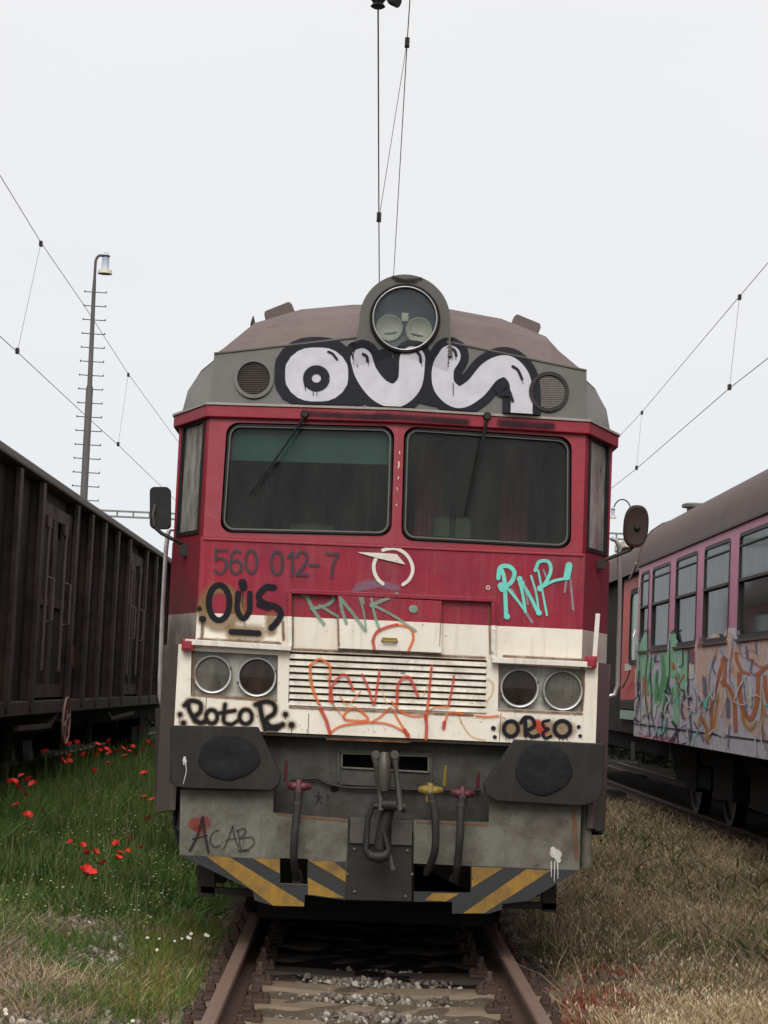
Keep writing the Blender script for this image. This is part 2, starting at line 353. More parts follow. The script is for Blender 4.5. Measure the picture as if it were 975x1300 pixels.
def graffiti(name, strokes, fn, mt, parent, conv=None, label=None, base=None):
    mb = [[], [], []]
    LIFT[0] = base if base is not None else (.003 if mt in (G['halo'], G['dull'], G['yellow'], G['redspot']) else .007)
    for s in strokes:
        pts, wd = s[0], s[1]
        if conv: ox, oy, sc = conv; pts = [(ox+a/sc, oy+b_/sc) for a, b_ in pts]; wd = wd/sc
        if len(pts) == 1: pts = [pts[0], (pts[0][0]+.6, pts[0][1]+.1)]
        stroke(mb, pts, wd, fn, w_end=(s[2]/(conv[2] if conv else 1) if len(s) > 2 else None), fade=(30 if mt in SOFT else 2.2))
    o = obj(name, mb[0], mb[1], mt, parent, attr=mb[2])
    if label: o['label'] = label
    return o
def ringpts(cx, cy, rx, ry, n=16, a0=0, a1=360):
    return [(cx+rx*math.cos(math.radians(a0+(a1-a0)*k/n)), cy+ry*math.sin(math.radians(a0+(a1-a0)*k/n))) for k in range(n)] + [(cx+rx*math.cos(math.radians(a1)), cy+ry*math.sin(math.radians(a1)))] if a1-a0 < 360 else \
           (lambda q: q+[q[0]])([(cx+rx*math.cos(2*math.pi*k/n), cy+ry*math.sin(2*math.pi*k/n)) for k in range(n)])

G['smear'] = spray('spray_soft_smear', (.02,.018,.02), 1.0, .8, .7); G['rust'+'stain'] = spray('rust_stain', (.16,.075,.03), 1.0, .8, 1.0)
G['film'] = spray('dust_film', (.20,.18,.15), 1.0, .25, .6); SOFT = [G[k] for k in ('halo','orange','redorange','yellow','dull','redspot','smear','ruststain','drip','film')]
for k_ in ('buffer','rubber','black','iron','gasket','wagon','wagonlight','hose','rustdark','cab','cabdark','hazdark','mirror','mirrorbrown','plow','beam','clip','coachframe','concrete','roof','coachroof'):
    M[k_].node_tree.nodes['Principled BSDF'].inputs['Specular IOR Level'].default_value = .12
# ------------------------------------------------------------ the railcar
car = empty('railcar', (0, 11.3, 0), 'red and cream graffiti covered railcar number 560 012-7 facing the camera on the middle track', 'railcar')
YF, YL = 11.30, 11.285
FACE = PY(YF); LOW = PY(YL)
def vplane(y0, lean, h, z0, sweep=.12, xc=1.085):
    """V shaped front surface: centre line forward, both halves swept back"""
    pl = Plane((0, y0, z0), Vector((-xc, sweep, 0)).cross(Vector((0, lean, h)))); pr = Plane((0, y0, z0), Vector((xc, sweep, 0)).cross(Vector((0, lean, h))))
    def f(px, py, lift=0.0):
        a = pl(px, py, lift); b = pr(px, py, lift); return a if a.x <= 0 and b.x <= .02 or (a.x < 0) else b
    return f
def P3(a, b, c): a, b, c = map(Vector, (a, b, c)); return Plane(a, (b-a).cross(c-a))
WIN = vplane(11.33, .05, .77, 2.28); CAP0 = vplane(11.345, .16, .45, 3.07)
# lower face
def Wx(fn, *pts): return [fn(*p) for p in pts]
def R4(x0, x1, z0, z1, y): return [Vector((x0,y,z0)), Vector((x1,y,z0)), Vector((x1,y,z1)), Vector((x0,y,z1))]
MB().plate([R4(-1.085, 1.085, 1.66, 2.283, YF)], (0,.03,0)).build('front_panel', M['livery'], car)
lampL = [(243,826),(353,832),(352,888),(242,881)]; lampR = [(633,843),(743,850),(740,904),(632,899)]
gr = [(368,827),(618,838),(616,904),(366,892)]
low = [R4(-1.178, 1.178, 1.205, 1.672, YL)] + [Wx(LOW, *q) for q in (lampL, lampR, gr)]
MB().plate(low, (0,.03,0)).build('lamp_panel', M['livery'], car)
# shelf between upper and lower body, belt shelf
m = MB()
m.add([(-1.178,YL,1.672),(1.178,YL,1.672),(1.31,11.78,1.672),(1.31,12.1,1.672),(-1.31,12.1,1.672),(-1.31,11.78,1.672)], [(0,1,2,3,4,5)])
m.build('body_shelf', M['livery_grime'], car)
m = MB(); m.add([(-1.085,YF,2.283),(1.085,YF,2.283),(1.305,11.95,2.283),(1.305,12.2,2.286),(-1.305,12.2,2.286),(-1.305,11.95,2.283)], [(0,1,2,3,4,5)])
m.build('window_shelf', M['red'], car)
for s in (-1, 1):
    gm = M['livery_grime'] if s < 0 else M['livery_r']
    m = MB(); m.plate([[(s*1.178,YL,.75),(s*1.31,11.78,.70),(s*1.31,11.78,1.672),(s*1.178,YL,1.672)]], (-s*.03,.01,0))
    m.build('corner_skirt', M['livery_grime'], car)
    m = MB(); m.plate([[(s*1.085,YF,1.66),(s*1.305,11.95,1.66),(s*1.305,11.95,2.283),(s*1.085,YF,2.283)]], (-s*.03,.01,0))
    m.build('corner_panel', gm, car)
    # side wall with its windows
    m = MB(); yb = 35.5
    ys = [(14+2.2*k, 15.4+2.2*k) for k in range(9)]
    m.plate([[(s*1.31,11.78,.70),(s*1.31,yb,.70),(s*1.31,yb,1.672),(s*1.31,11.78,1.672)]], (-s*.03,0,0))
    m.plate([[(s*1.305,11.95,1.66),(s*1.305,yb,1.66),(s*1.305,yb,2.283),(s*1.305,11.95,2.283)]], (-s*.03,0,0))
    m.plate([[(s*1.305,12.0,2.283),(s*1.305,yb,2.283),(s*1.305,yb,3.07),(s*1.305,12.0,3.07)]]+[[(s*1.305,a,2.33),(s*1.305,b,2.33),(s*1.305,b,2.95),(s*1.305,a,2.95)] for a, b in ys], (-s*.03,0,0))
    m.build('side_wall', M['livery_r'], car)
    for a, b in ys:
        fr = MB().plate([[(s*1.312,a-.03,2.30),(s*1.312,b+.03,2.30),(s*1.312,b+.03,2.98),(s*1.312,a-.03,2.98)],[(s*1.312,a+.03,2.36),(s*1.312,b-.03,2.36),(s*1.312,b-.03,2.92),(s*1.312,a+.03,2.92)]], (-s*.04,0,0)).build('passenger_window', M['gasket'], car)
        MB().plate([[(s*1.29,a+.02,2.35),(s*1.29,b-.02,2.35),(s*1.29,b-.02,2.93),(s*1.29,a+.02,2.93)]], (-s*.006,0,0)).build('pane', M['glass'], fr)
# windscreen surround (V shaped) with two openings
wc = {-1: [(288,536),(501,541),(497,681),(279,676)], 1: [(513,541),(726,555),(725,697),(509,686)]}
for s in (-1, 1):
    f = Plane((0,11.33,2.283), Vector((s*1.085,.12,0)).cross(Vector((0,.05,.77))))
    A = Vector((0,11.33,2.283)); U = Vector((s*1.085,.12,0)); V = Vector((0,.0515,.79))
    hole = rrect(f, 0,0,0,0, 15, corners=wc[s])
    MB().plate([[A, A+U, A+U+V, A+V], hole], (0,.04,0)).build('windscreen_surround', M['red'], car)
    c = [Vector(q) for q in wc[s]]; ctr = sum(c, Vector((0,0)))/4
    def off(k): return [tuple(q+Vector((math.copysign(k, (ctr-q).x), math.copysign(k, (ctr-q).y)))) for q in c]
    wn = MB().plate([rrect(f,0,0,0,0,17,corners=off(-2),lift=.014), rrect(f,0,0,0,0,13,corners=off(4.2),lift=.014)], (0,.05,0)).build('windscreen', M['gasket'], car)
    MB().plate([rrect(f,0,0,0,0,13,corners=off(4),lift=.010), rrect(f,0,0,0,0,12,corners=off(5.8),lift=.010)], (0,.02,0)).build('trim', M['sealtrim'], wn)
    MB().plate([rrect(f,0,0,0,0,12,corners=off(4),lift=-.012)], (0,.008,0)).build('pane', M['glass'], wn)
    # corner window
    cb, sb_, st, ct = Vector((s*1.085,11.45,2.283)), Vector((s*1.305,12.0,2.283)), Vector((s*1.305,12.05,3.073)), Vector((s*1.085,11.5015,3.073))
    def uv(u, v): return cb+(sb_-cb)*u+(ct-cb)*v
    nrm = (sb_-cb).cross(ct-cb).normalized(); nrm = nrm*(-1 if nrm.y > 0 else 1)
    q = [uv(.13,.04), uv(.88,.04), uv(.88,.90), uv(.13,.90)]; qi = [uv(.18,.07), uv(.83,.07), uv(.83,.87), uv(.18,.87)]
    MB().plate([[cb, sb_, st, ct], q], -nrm*.03).build('corner_window_surround', M['red'], car)
    wn = MB().plate([[p+nrm*.008 for p in q], [p+nrm*.008 for p in qi]], -nrm*.04).build('corner_window', M['gasket'], car)
    MB().plate([[p-nrm*.01 for p in qi]], -nrm*.006).build('pane', M['sideglass'], wn)
# lintel and drip gutter, following the plan of the front
def band(path, z0, z1, out0, out1):
    m = MB(); P = []
    n = len(path); cen = Vector((0, 14, 0))
    for i, p in enumerate(path):
        a = Vector((*path[max(i-1,0)],0)); b = Vector((*path[min(i+1,n-1)],0)); t = (b-a).normalized(); nn = Vector((t.y,-t.x,0))
        if (nn).dot(Vector((*p,0))-cen) < 0: nn = -nn
        q = Vector((*p,0))
        P += [q+nn*out0+Vector((0,0,z0)), q+nn*out1+Vector((0,0,z0)), q+nn*out1+Vector((0,0,z1)), q+nn*out0+Vector((0,0,z1))]
    F = []
    for i in range(n-1):
        for k in range(4): F.append((i*4+k, i*4+(k+1)%4, (i+1)*4+(k+1)%4, (i+1)*4+k))
    F += [(0,1,2,3), ((n-1)*4+3,(n-1)*4+2,(n-1)*4+1,(n-1)*4)]
    return m.add(P, F)
PT = [(-1.305,14.0),(-1.305,12.05),(-1.085,11.50),(0,11.38),(1.085,11.50),(1.305,12.05),(1.305,14.0)]
band(PT, 2.985, 3.055, .002, .040).build('lintel', M['red'], car, bevel=.006)
band(PT, 3.055, 3.068, -.03, .050).build('gutter', M['trimgrey'], car)
# roof cap: grey V panel and its side cheeks, then the brown roof
A0, A1 = Vector((0,11.345,3.068)), Vector((0,11.345+.163,3.53))
def capt(x, top):
    t = abs(x)/1.085
    return Vector((x, 11.345+.12*t+(.160-.055*t if top else 0), 3.068 if not top else 3.53-.165*t))
holes = []
for s in (-1, 1):
    U = Vector((s*1.085,.12,0)); f = Plane(A0, U.cross(Vector((0,.16,.45))))
    gv = circ(f, 322, 480, 24, 32) if s < 0 else circ(f, 697, 497, 24, 32)
    tl = A0+U+Vector((0,.16,.45))*(.297/.45); tp = A0+Vector((0,.16,.45))*(.462/.45)
    MB().plate([[A0, A0+U, tl, tp], gv], (0,.03,0)).build('roof_front_panel', M['grey'], car)
    # speaker grille in the roof front
    g = MB().plate([circ(f, *( (322,480) if s<0 else (697,497)), 25.5, 32, lift=.016), circ(f, *((322,480) if s<0 else (697,497)), 21, 32, lift=.016)], (0,.03,0)).build('horn_grille', M['grey' if s<0 else 'buffer'], car, smooth=True)
    c0 = (322,480) if s < 0 else (697,497)
    mm = MB()
    for k in range(-9, 10):
        h = math.sqrt(max(0, 1-(k/9.7)**2))*21.5
        for j in range(-9, 10):
            w_ = 1.2 if s > 0 else .9
            x0, y0 = c0[0]+j*2.3, c0[1]+k*2.3
            if abs(j*2.3) < h:
                mm.plate([[f(x0-w_,y0-w_*.8,.004), f(x0+w_,y0-w_*.8,.004), f(x0+w_,y0+w_*.8,.004), f(x0-w_,y0+w_*.8,.004)]], (0,.004,0))
        mm.plate([[f(c0[0]-h,c0[1]+k*2.3-.45,.006), f(c0[0]+h,c0[1]+k*2.3-.45,.006), f(c0[0]+h,c0[1]+k*2.3+.45,.006), f(c0[0]-h,c0[1]+k*2.3+.45,.006)]], (0,.004,0))
    mm.build('mesh', M['iron' if s < 0 else 'ironlight'], g)
    MB().plate([circ(f, *c0, 25, 32, lift=-.045)], (0,.01,0)).build('backing', M['rustdark'], g)
    # cheek
    side0, side1 = Vector((s*1.305,12.05,3.068)), Vector((s*1.31,12.18,3.10))
    arch1 = Vector((s*1.10,12.25,3.47))
    m = MB(); m.add([A0+U, side0, side1, arch1, tl, (s*1.31,14.2,3.10), (s*1.305,14.2,3.068), (s*1.283,12.19,3.235), (s*1.208,12.21,3.365)], [(0,1,2,7),(0,7,8),(0,8,3,4),(1,6,5,2)]); m.build('roof_cheek', M['greyside'], car, smooth=True)
ARX = [-1.31,-1.283,-1.208,-1.10,-.90,-.62,-.30,0,.30,.62,.90,1.10,1.208,1.283,1.31]
ARZ = [3.10,3.235,3.365,3.475,3.682,3.78,3.825,3.84,3.825,3.78,3.682,3.475,3.365,3.235,3.10]
m = MB(); P = []
fr = []
for x_, z_ in zip(ARX, ARZ):
    if abs(x_) <= 1.10:
        t = abs(x_)/1.10; fr.append(Vector((x_*1.085/1.10, 11.345+.12*t+.162-.056*t+.003, 3.53-.165*t)))
    else: fr.append(None)
# side cheeks of the roof run back from the arch
rings = []
mid = [None if f_ is None else f_.lerp(Vector((x_, 12.25, z_)), .55)+Vector((0,0,.035 if abs(x_)<1 else .01)) for f_, x_, z_ in zip(fr, ARX, ARZ)]
back0 = [Vector((x_,12.25 if abs(x_)<=1.1 else 12.2,z_)) for x_, z_ in zip(ARX, ARZ)]
back1 = [Vector((x_,35.5,z_)) for x_, z_ in zip(ARX, ARZ)]
n = len(ARX)
V_ = [f_ or b_ for f_, b_ in zip(fr, back0)]+[m_ or b_ for m_, b_ in zip(mid, back0)]+back0+back1
F_ = []
for r_ in range(3):
    for i in range(n-1):
        if r_ < 2 and (fr[i] is None or fr[i+1] is None): continue
        F_.append((r_*n+i, r_*n+i+1, (r_+1)*n+i+1, (r_+1)*n+i))
MB().add(V_, F_).add(back1, [tuple(range(n))]).build('roof', M['roof'], car)
band([(p.x,p.y) for p in [fr[3].lerp(fr[3],0)]+[fr[i] for i in range(4,12)]], 0, 0.001, 0, .001) if False else None
MB().tube([fr[i]+Vector((0,-.004,.004)) for i in range(3,12)], .008, 6).build('roof_edge_strip', M['grey'], car)
# roof vents, horn
for px0, px1, y0, y1, yy in ((336,371,401,387,12.9),(652,686,403,417,12.9)):
    f = PY(yy); a = f(px0, y0); b = f(px1, y1)
    mid_ = (a+b)/2; dx = (b-a); L_ = dx.length; up = Vector((-dx.z,0,dx.x)).normalized()
    m = MB(); sec = []
    for t, h in ((0,-.06),(0,.02),(.06,.042),(.94,.042),(1,.02),(1,-.06)): sec.append(a+dx*t+up*(h-.012))
    m.plate([sec], (0,.35,0)).build('roof_vent', M['roof'], car, bevel=.008)
f = PY(12.4); a = f(321,412); MB().lathe(a, (0,0,1), [(.012,-.03),(.016,.0),(.010,.03),(.002,.055)], 10).build('roof_stud', M['iron'], car)
# roof lamp housing
HY = 11.458; HF = PY(HY)
def hous(px, py, lift=0.0):
    q = CAP0(px, py, lift); h = HF(px, py, lift)
    if abs(h.x) < .272 and h.y < q.y and h.z < 3.9: q = h
    if q.z < 3.074: q = Vector((q.x, q.y, 3.074))
    return q
cx_, cy_ = 514, 405
HC = HF(cx_, cy_)
ro = .262
outl = [HC+Vector((ro*math.cos(a), 0, ro*math.sin(a))) for a in [math.radians(-8+196*k/32) for k in range(33)]]
outl = [HC+Vector((.285,0,-.205))]+outl+[HC+Vector((-.285,0,-.205))]
hole = [HC+Vector((.190*math.cos(2*math.pi*k/48), 0, .190*math.sin(2*math.pi*k/48))) for k in range(48)]
hs = MB().plate([outl, hole], (0,.75,0)).build('roof_headlight', M['grey'], car, bevel=.012, smooth=True)
MB().lathe(HC+Vector((0,-.018,0)), (0,1,0), [(.188,.05),(.200,.05),(.204,.0),(.197,-.008),(.188,-.004),(.183,.01),(.183,.05)], 48).build('gasket', M['gasket'], hs, smooth=True)
mm = MB(); tr = [HC+Vector((.184*math.cos(2*math.pi*k/48), -.026, .184*math.sin(2*math.pi*k/48))) for k in range(49)]
mm.tube(tr, .0045, 8, cap=False).build('ring', M['chrome'], hs, smooth=True)
MB().lathe(HC+Vector((0,-.010,0)), (0,1,0), [(.0,-.006),(.10,-.004),(.182,.004),(.182,.008),(0,.004)], 40).build('lens', M['headglass'], hs, smooth=True)
MB().lathe(HC+Vector((0,.16,0)), (0,1,0), [(.186,-.15),(.19,.0),(.0,.01),(.0,.02),(.2,.02),(.2,-.15)], 40).build('reflector_box', M['slate'], hs)
for dx_, dz_ in ((-.087,-.052),(.085,-.060)):
    bb = MB().lathe(HC+Vector((dx_,.03,dz_)), (0,1,0), [(.078,.09),(.080,.0),(.074,-.008),(.055,.012),(.03,.022),(.0,.026)], 30).build('bulb_dish', M['bulb'], hs, smooth=True)
MB().box(HC.x-.02,HC.x+.02,HC.y+.02,HC.y+.10,HC.z-.01,HC.z+.04).build('bracket', M['bulb'], hs, bevel=.004)
m = MB().plate([[HC+Vector((x_,.055,z_)) for x_, z_ in ((-.13,-.125),(-.06,-.105),(0,-.10),(.06,-.108),(.13,-.125),(.07,-.175),(-.07,-.175))]], (0,.06,0)).build('shade', M['black'], hs)
# cab interior
m = MB(); m.box(-1.25,1.25,13.2,13.25,1.7,3.06); m.box(-1.02,1.02,11.7,13.2,1.95,1.98); m.build('cab_bulkhead', M['cab'], car)
for x0, x1, yy, mt in ((-.86,-.70,12.9,'cabdark'),(-.62,-.36,13.1,'curtain'),(-.42,-.30,12.7,'cabdark'),(-.24,-.08,12.8,'cab'),(-.03,.10,12.4,'curtain'),(.14,.30,12.2,'curtain'),(.34,.38,12.0,'cabdark'),(.66,.84,12.3,'curtain'),(.88,.98,12.7,'cabdark')):
    V=[];F=[];k=14
    for i in range(k+1):
        xx = x0+(x1-x0)*i/k; yo = .02*math.sin(i*1.9)
        V += [(xx,yy+yo,2.0),(xx,yy+yo*.8,3.0)]
    F = [(2*i,2*i+2,2*i+3,2*i+1) for i in range(k)]
    MB().add(V,F).build('cab_curtain' if mt == 'curtain' else 'cab_partition', M[mt], car)
band([(-1.0,11.72),(0,11.60),(1.0,11.72)], 2.26, 2.36, .0, .10).build('control_desk', M['cabdark'], car)
for x0, w_, zt in ((.24,.24,2.52),(-.62,.28,2.44)):
    m = MB(); m.box(x0, x0+w_, 12.0, 12.1, 2.0, zt); m.build('driver_seat', M['seat'], car, bevel=.04)
m = MB().plate([[WIN(292,543,-.05),WIN(496,547,-.05),WIN(494,590,-.05),WIN(290,584,-.05)]], (0,.004,0)).build('sun_blind', M['blind'], car)
# wipers
def pts_on(fn, pts, lift): return [fn(x_, y_, lift) for x_, y_ in pts]
for pts, ang in (([(387,528),(372,551),(345,590),(317,628)],0), ([(618,531),(611,570),(602,612),(592,656)],0)):
    wp = MB().tube(pts_on(WIN, pts[:3], .05), [.010,.007,.005], 8).build('wiper', M['gasket'], car)
    MB().tube(pts_on(WIN, [pts[1], pts[2], pts[3]], .032), .0065, 6).build('blade', M['rubber'], wp)
    a = WIN(pts[0][0], pts[0][1]-2, .02); MB().lathe(a, (0,1,0), [(.0,-.05),(.02,-.05),(.026,-.02),(.026,.05)], 14).build('pivot', M['iron'], wp, smooth=True)
q = [WIN(385,524,.052),WIN(400,518,.052),WIN(410,527,.052),WIN(398,530,.052)]
# mouldings on the face
def barpx(name, pts, wpx, fn, depth, mt, z_up=True):
    m = MB()
    for (a, b) in zip(pts[:-1], pts[1:]):
        A_ = fn(*a); B_ = fn(*b); m.bar(A_+Vector((0,-depth/2+.003,0)), B_+Vector((0,-depth/2+.003,0)), depth, wpx/225.7, up=(Vector((0,1,0)).cross(B_-A_)))
    return m.build(name, mt, car, bevel=.003)
barpx('moulding', [(368,796),(368,751),(626,762),(626,800)], 5.5, FACE, .045, M['livery'])
barpx('moulding', [(368,794),(368,821)], 5.8, FACE, .047, M['trimwhite']); barpx('moulding', [(626,798),(626,837)], 5.8, FACE, .047, M['trimwhite'])
barpx('ledge', [(236,815),(370,823)], 7, LOW, .065, M['trimwhite']); barpx('ledge', [(624,838),(750,844)], 7, LOW, .065, M['trimwhite'])
barpx('belt_strip', [(258,684),(500,694.5),(741,705)], 3, FACE, .012, M['red'])
# hatch
hp = [(428,756),(561,763),(561,829),(428,823)]; HATF = PY(YF-.048)
ht = MB().plate([Wx(HATF, *hp)], (0,.046,0)).build('hatch', M['livery'], car, bevel=.004)
m = MB(); a = HATF(485,813); b = HATF(504,814); m.tube([a, a+Vector((.008,-.022,-.004)), b+Vector((-.008,-.022,-.004)), b], .007, 8); m.bar(a+Vector((0,-.002,.006)), b+Vector((0,-.002,.006)), .004, .022); m.build('handle', M['valveyellow'], ht)
# louvre grille
gb = MB().plate([[v+Vector((0,.06,0)) for v in Wx(LOW, (364,824),(622,836),(620,908),(362,896))]], (0,.01,0)).build('louvre_grille', M['rustdark'], car)
for k in range(8):
    y0 = 830+k*8.5; a = LOW(367.5,y0); b = LOW(617.5,y0+10.8-k*.1)
    m = MB(); hgt = .0240
    P = []
    for p in (a, b): P += [p+Vector((0,.004,.0)), p+Vector((0,-.010,-hgt)), p+Vector((0,-.004,-hgt-.003)), p+Vector((0,.028,.0))]
    m.add(P, [(0,1,2,3),(7,6,5,4),(0,4,5,1),(1,5,6,2),(2,6,7,3),(3,7,4,0)]).build('slat', M['louvre'], gb)
def grf(px, py, lift=0.0): return LOW(px, py, lift+.006)
# lamps
def lamps(corn, cs, rads, drk):
    ctr = sum((Vector(q) for q in corn), Vector((0,0)))/4
    m = MB(); L4 = Wx(LOW, *corn); B4 = [p+Vector((0,.07,0)) for p in L4]
    bx = [(q[0]+(ctr.x-q[0])*-.02, q[1]) for q in corn]
    cs3 = [LOW(*c_)+Vector((0,.07,0)) for c_ in cs]
    hl = [[c_+Vector((.088*math.cos(2*math.pi*k/30),0,.088*math.sin(2*math.pi*k/30))) for k in range(30)] for c_ in cs3]
    m.plate([B4]+hl, (0,.01,0)); m.add(L4+B4, [(i,(i+1)%4,4+(i+1)%4,4+i) for i in range(4)])
    rc = m.build('lamp_recess', M['lampgrey'], car)
    for c_, r_, dk in zip(cs3, rads, drk):
        c1 = c_+Vector((0,-.055,0))
        hd = MB().lathe(c1, (0,1,0), [(r_-.013,.05),(r_-.014,.006),(r_-.010,-.004),(r_-.003,-.006),(r_,.004),(r_,.055)], 40).build('headlight', M['ring'], car, smooth=True)
        MB().lathe(c1, (0,1,0), [(0,.004),(.05,.007),(r_-.012,.016),(r_-.012,.022),(0,.012)], 32).build('lens', M['lensdark'] if dk else M['lens'], hd, smooth=True)
        MB().lathe(c1, (0,1,0), [(r_-.012,.02),(.06,.06),(.02,.08),(0,.082)], 32).build('reflector', M['bulb'] if not dk else M['rustdark'], hd, smooth=True)
        for k in (20, 200): 
            a = math.radians(k); MB().box(c1.x+r_*math.cos(a)-.006,c1.x+r_*math.cos(a)+.006,c1.y-.008,c1.y+.02,c1.z+r_*math.sin(a)-.008,c1.z+r_*math.sin(a)+.008).build('clip', M['ironlight'], hd)
lamps(lampL, [(269.5,856),(326,859.5)], [.108,.111], [0,1])
lamps(lampR, [(660,873.5),(715,876.5)], [.110,.114], [1,0])
# lamp brackets (red) and the stick on the right
for s, (x0,y0,x1,y1) in ((-1,(230,811,246,826)),(1,(743,833,758,848))):
    f = PY(YL-.06); a = f(x0,y1); b = f(x1,y0)
    m = MB().box(a.x,b.x,YL-.06,YL-.003,a.z,b.z); m.box(a.x+.01,b.x-.01,YL-.068,YL-.06,a.z+.01,b.z-.012)
    m.build('marker_bracket', M['red'], car, bevel=.006)
f = PY(YL-.03); m = MB().bar(f(754,846), f(759,779), .026, .012, up=(0,1,0)); m.build('bracket_arm', M['trimwhite'], car, bevel=.003)
# handrails
def rail_h(s, pts, yy): MB().tube([PY(yy)(*p) for p in pts], .014, 8).build('handrail', M['chrome'], car, smooth=True)
rail_h(-1, [(224,672),(216,672),(213,678),(210.5,700),(206,780),(203,860),(203,885),(206,897),(214,899)], 12.15)
rail_h(1, [(776,684),(782,686),(786,694),(787,740),(785,830),(784,870),(780,882),(772,884)], 12.15)
# mirrors
def MP(y): return PY(y)
f = MP(11.55); mr = MB().plate([rrect(f,190,618,216,671,6,sk=.0)], (0,.07,0)).build('mirror', M['mirror'], car, bevel=.012)
m = MB().tube([f(195,668), f(205,677), f(220,685), PY(11.6)(234,692)], .011, 8); m.box(*(lambda p:(p.x-.02,p.x+.03,p.y-.02,p.y+.05,p.z-.04,p.z+.03))(PY(11.6)(232,697))); m.build('arm', M['iron'], mr)
m = MB().tube([f(197,640,.012), f(194,655,.016), f(196,668,.012)], .009, 8).build('stay', M['ironlight'], mr)
c = PY(11.6)(807.5, 668)
mr = MB().lathe(c, (-.15,1,0), [(0,-.03),(.085,-.028),(.108,-.01),(.115,.02),(.112,.04),(0,.045)], 36, sx=.56)
mr = MB()
n_ = 36; prof = [(.0,-.02),(.75,-.016),(.86,-.022),(.97,-.016),(1.0,.015),(.95,.045),(0,.05)]
V=[];F=[]
for r_, o_ in prof:
    for k in range(n_):
        a = 2*math.pi*k/n_; cs_, sn = math.cos(a), math.sin(a)
        V.append(c+Vector((.073*r_*math.copysign(abs(cs_)**.8,cs_)+.006*sn, o_, .125*r_*math.copysign(abs(sn)**.8,sn))))
F = [(i*n_+k, i*n_+(k+1)%n_, (i+1)*n_+(k+1)%n_, (i+1)*n_+k) for i in range(len(prof)-1) for k in range(n_)]+[tuple(range((len(prof)-1)*n_, len(prof)*n_))]
mr = MB().add(V,F).build('mirror', M['mirrorbrown'], car, smooth=True); mr['label'] = 'rusty brown oval mirror'
MB().lathe(c+Vector((.002,-.03,-.01)), (0,1,0), [(0,-.02),(.012,-.018),(.02,.01)], 12).build('knob', M['iron'], mr)
m = MB().tube([PY(11.62)(806,691), PY(11.62)(800,698), PY(11.62)(765,712)], .011, 8); m.box(*(lambda p:(p.x-.03,p.x+.02,p.y-.02,p.y+.05,p.z-.03,p.z+.03))(PY(11.62)(764,716))); m.build('arm', M['iron'], mr)
# ---- lower front: buffer beam, buffers, plough
BB = PY(11.42); PL = PY(11.20); BP = PY(11.10)
sq = [(430,953),(547,958),(547,1000),(430,994)]
bm_ = MB().plate([Wx(BB,(225,915),(765,930),(765,1055),(225,1055)), Wx(BB,(434,957),(543,961),(543,980),(434,975))], (0,.03,0)).build('buffer_beam', M['beam'], car)
MB().plate([Wx(PY(11.6),(225,900),(765,920),(765,1060),(225,1060))], (0,.02,0)).build('beam_backing', M['black'], car)
def frame(name, corn, wpx, fn, depth, mt, par):
    m = MB(); q = [fn(*c_) for c_ in corn]
    for i in range(4): m.bar(q[i]+Vector((0,-depth/2,0)), q[(i+1)%4]+Vector((0,-depth/2,0)), depth, wpx/225, up=Vector((0,1,0)).cross(q[(i+1)%4]-q[i]))
    return m.build(name, mt, par)
frame('beam_frame', sq, 3, BB, .02, M['beam'], bm_); frame('slot_frame', [(434,956),(544,960),(544,980),(434,974)], 2, BB, .015, M['plow'], bm_)
MB().tube([BB(370,990,.03),BB(402,988,.03),BB(415,995,.03),BB(440,1000,.03),BB(545,1003,.03),BB(610,1003,.03)], .009, 8).build('brake_pipe', M['iron'], bm_)
MB().plate([circ(BB,424.5,1001,5,16,lift=.003)], (0,.002,0)).build('pipe_hole', M['black'], bm_)
# white panel lower lip shadow box
MB().box(-1.17,1.17,YL+.01,11.42,1.185,1.203).build('panel_lip', M['iron'], car)
# plough, left and right, each a thick folded plate
pl1 = [(229,1002),(347,1004),(347,1032),(442,1040),(439,1143),(387,1136),(386,1151),(347,1150),(323,1143),(321,1131),(227.6,1085)]
pr1 = [(620.7,1014),(738,1022),(735.6,1104.6),(670,1144),(638,1147.7),(637,1155),(620,1160),(574,1160),(574,1145),(525,1145),(525,1041),(620.7,1044)]
oL = [(355.6,1089.4),(391,1090.5),(390,1123),(355.6,1121.5)]; oR = [(526,1096),(598,1099.5),(597.7,1132.6),(526,1131)]
hz = [((227.6,1085),(439.5,1094)), ((525,1095.6),(735.6,1104.6))]
ploughs = []
for q, o_ in ((pl1, oL), (pr1, oR)):
    ploughs.append(MB().plate([Wx(PL,*q), Wx(PL,*o_)], (0,.025,0)).build('snow_plough', M['plow'], car))
# hazard paint: dark ground and yellow stripes as paint films
def film(name, polys, fn, lift, mt, par):
    m = MB()
    for q in polys: m.plate([Wx(lambda a,b: fn(a,b,lift), *q)], (0,.001,0))
    return m.build(name, mt, par)
film('hazard_ground', [[(227.8,1085.3),(355.4,1091),(355.4,1122),(390.2,1123.5),(391.2,1092),(439.3,1094.2),(438.8,1142.8),(387,1136),(386,1150.8),(347,1149.8),(323,1142.8),(321,1130.8)]], PL, .0025, M['hazdark'], ploughs[0])
film('hazard_stripe', [[(262,1087),(292,1088.4),(386,1146.5),(386,1150.6),(347,1149.8)], [(321,1089.8),(355,1091.2),(355,1109)], [(391,1114),(437,1139.8),(420,1139.5),(391,1135.5)], [(391.6,1092.4),(424,1093.8),(438.8,1106),(438.8,1120)]], PL, .005, M['hazyellow'], ploughs[0])
film('hazard_ground', [[(525.2,1096),(525.2,1131.5),(598,1133),(598.4,1099),(735.2,1104.8),(670,1143.8),(638,1147.5),(637,1154.8),(620,1159.8),(574.2,1159.8),(574.2,1144.8),(525.2,1144.8)]], PL, .0025, M['hazdark'], ploughs[1])
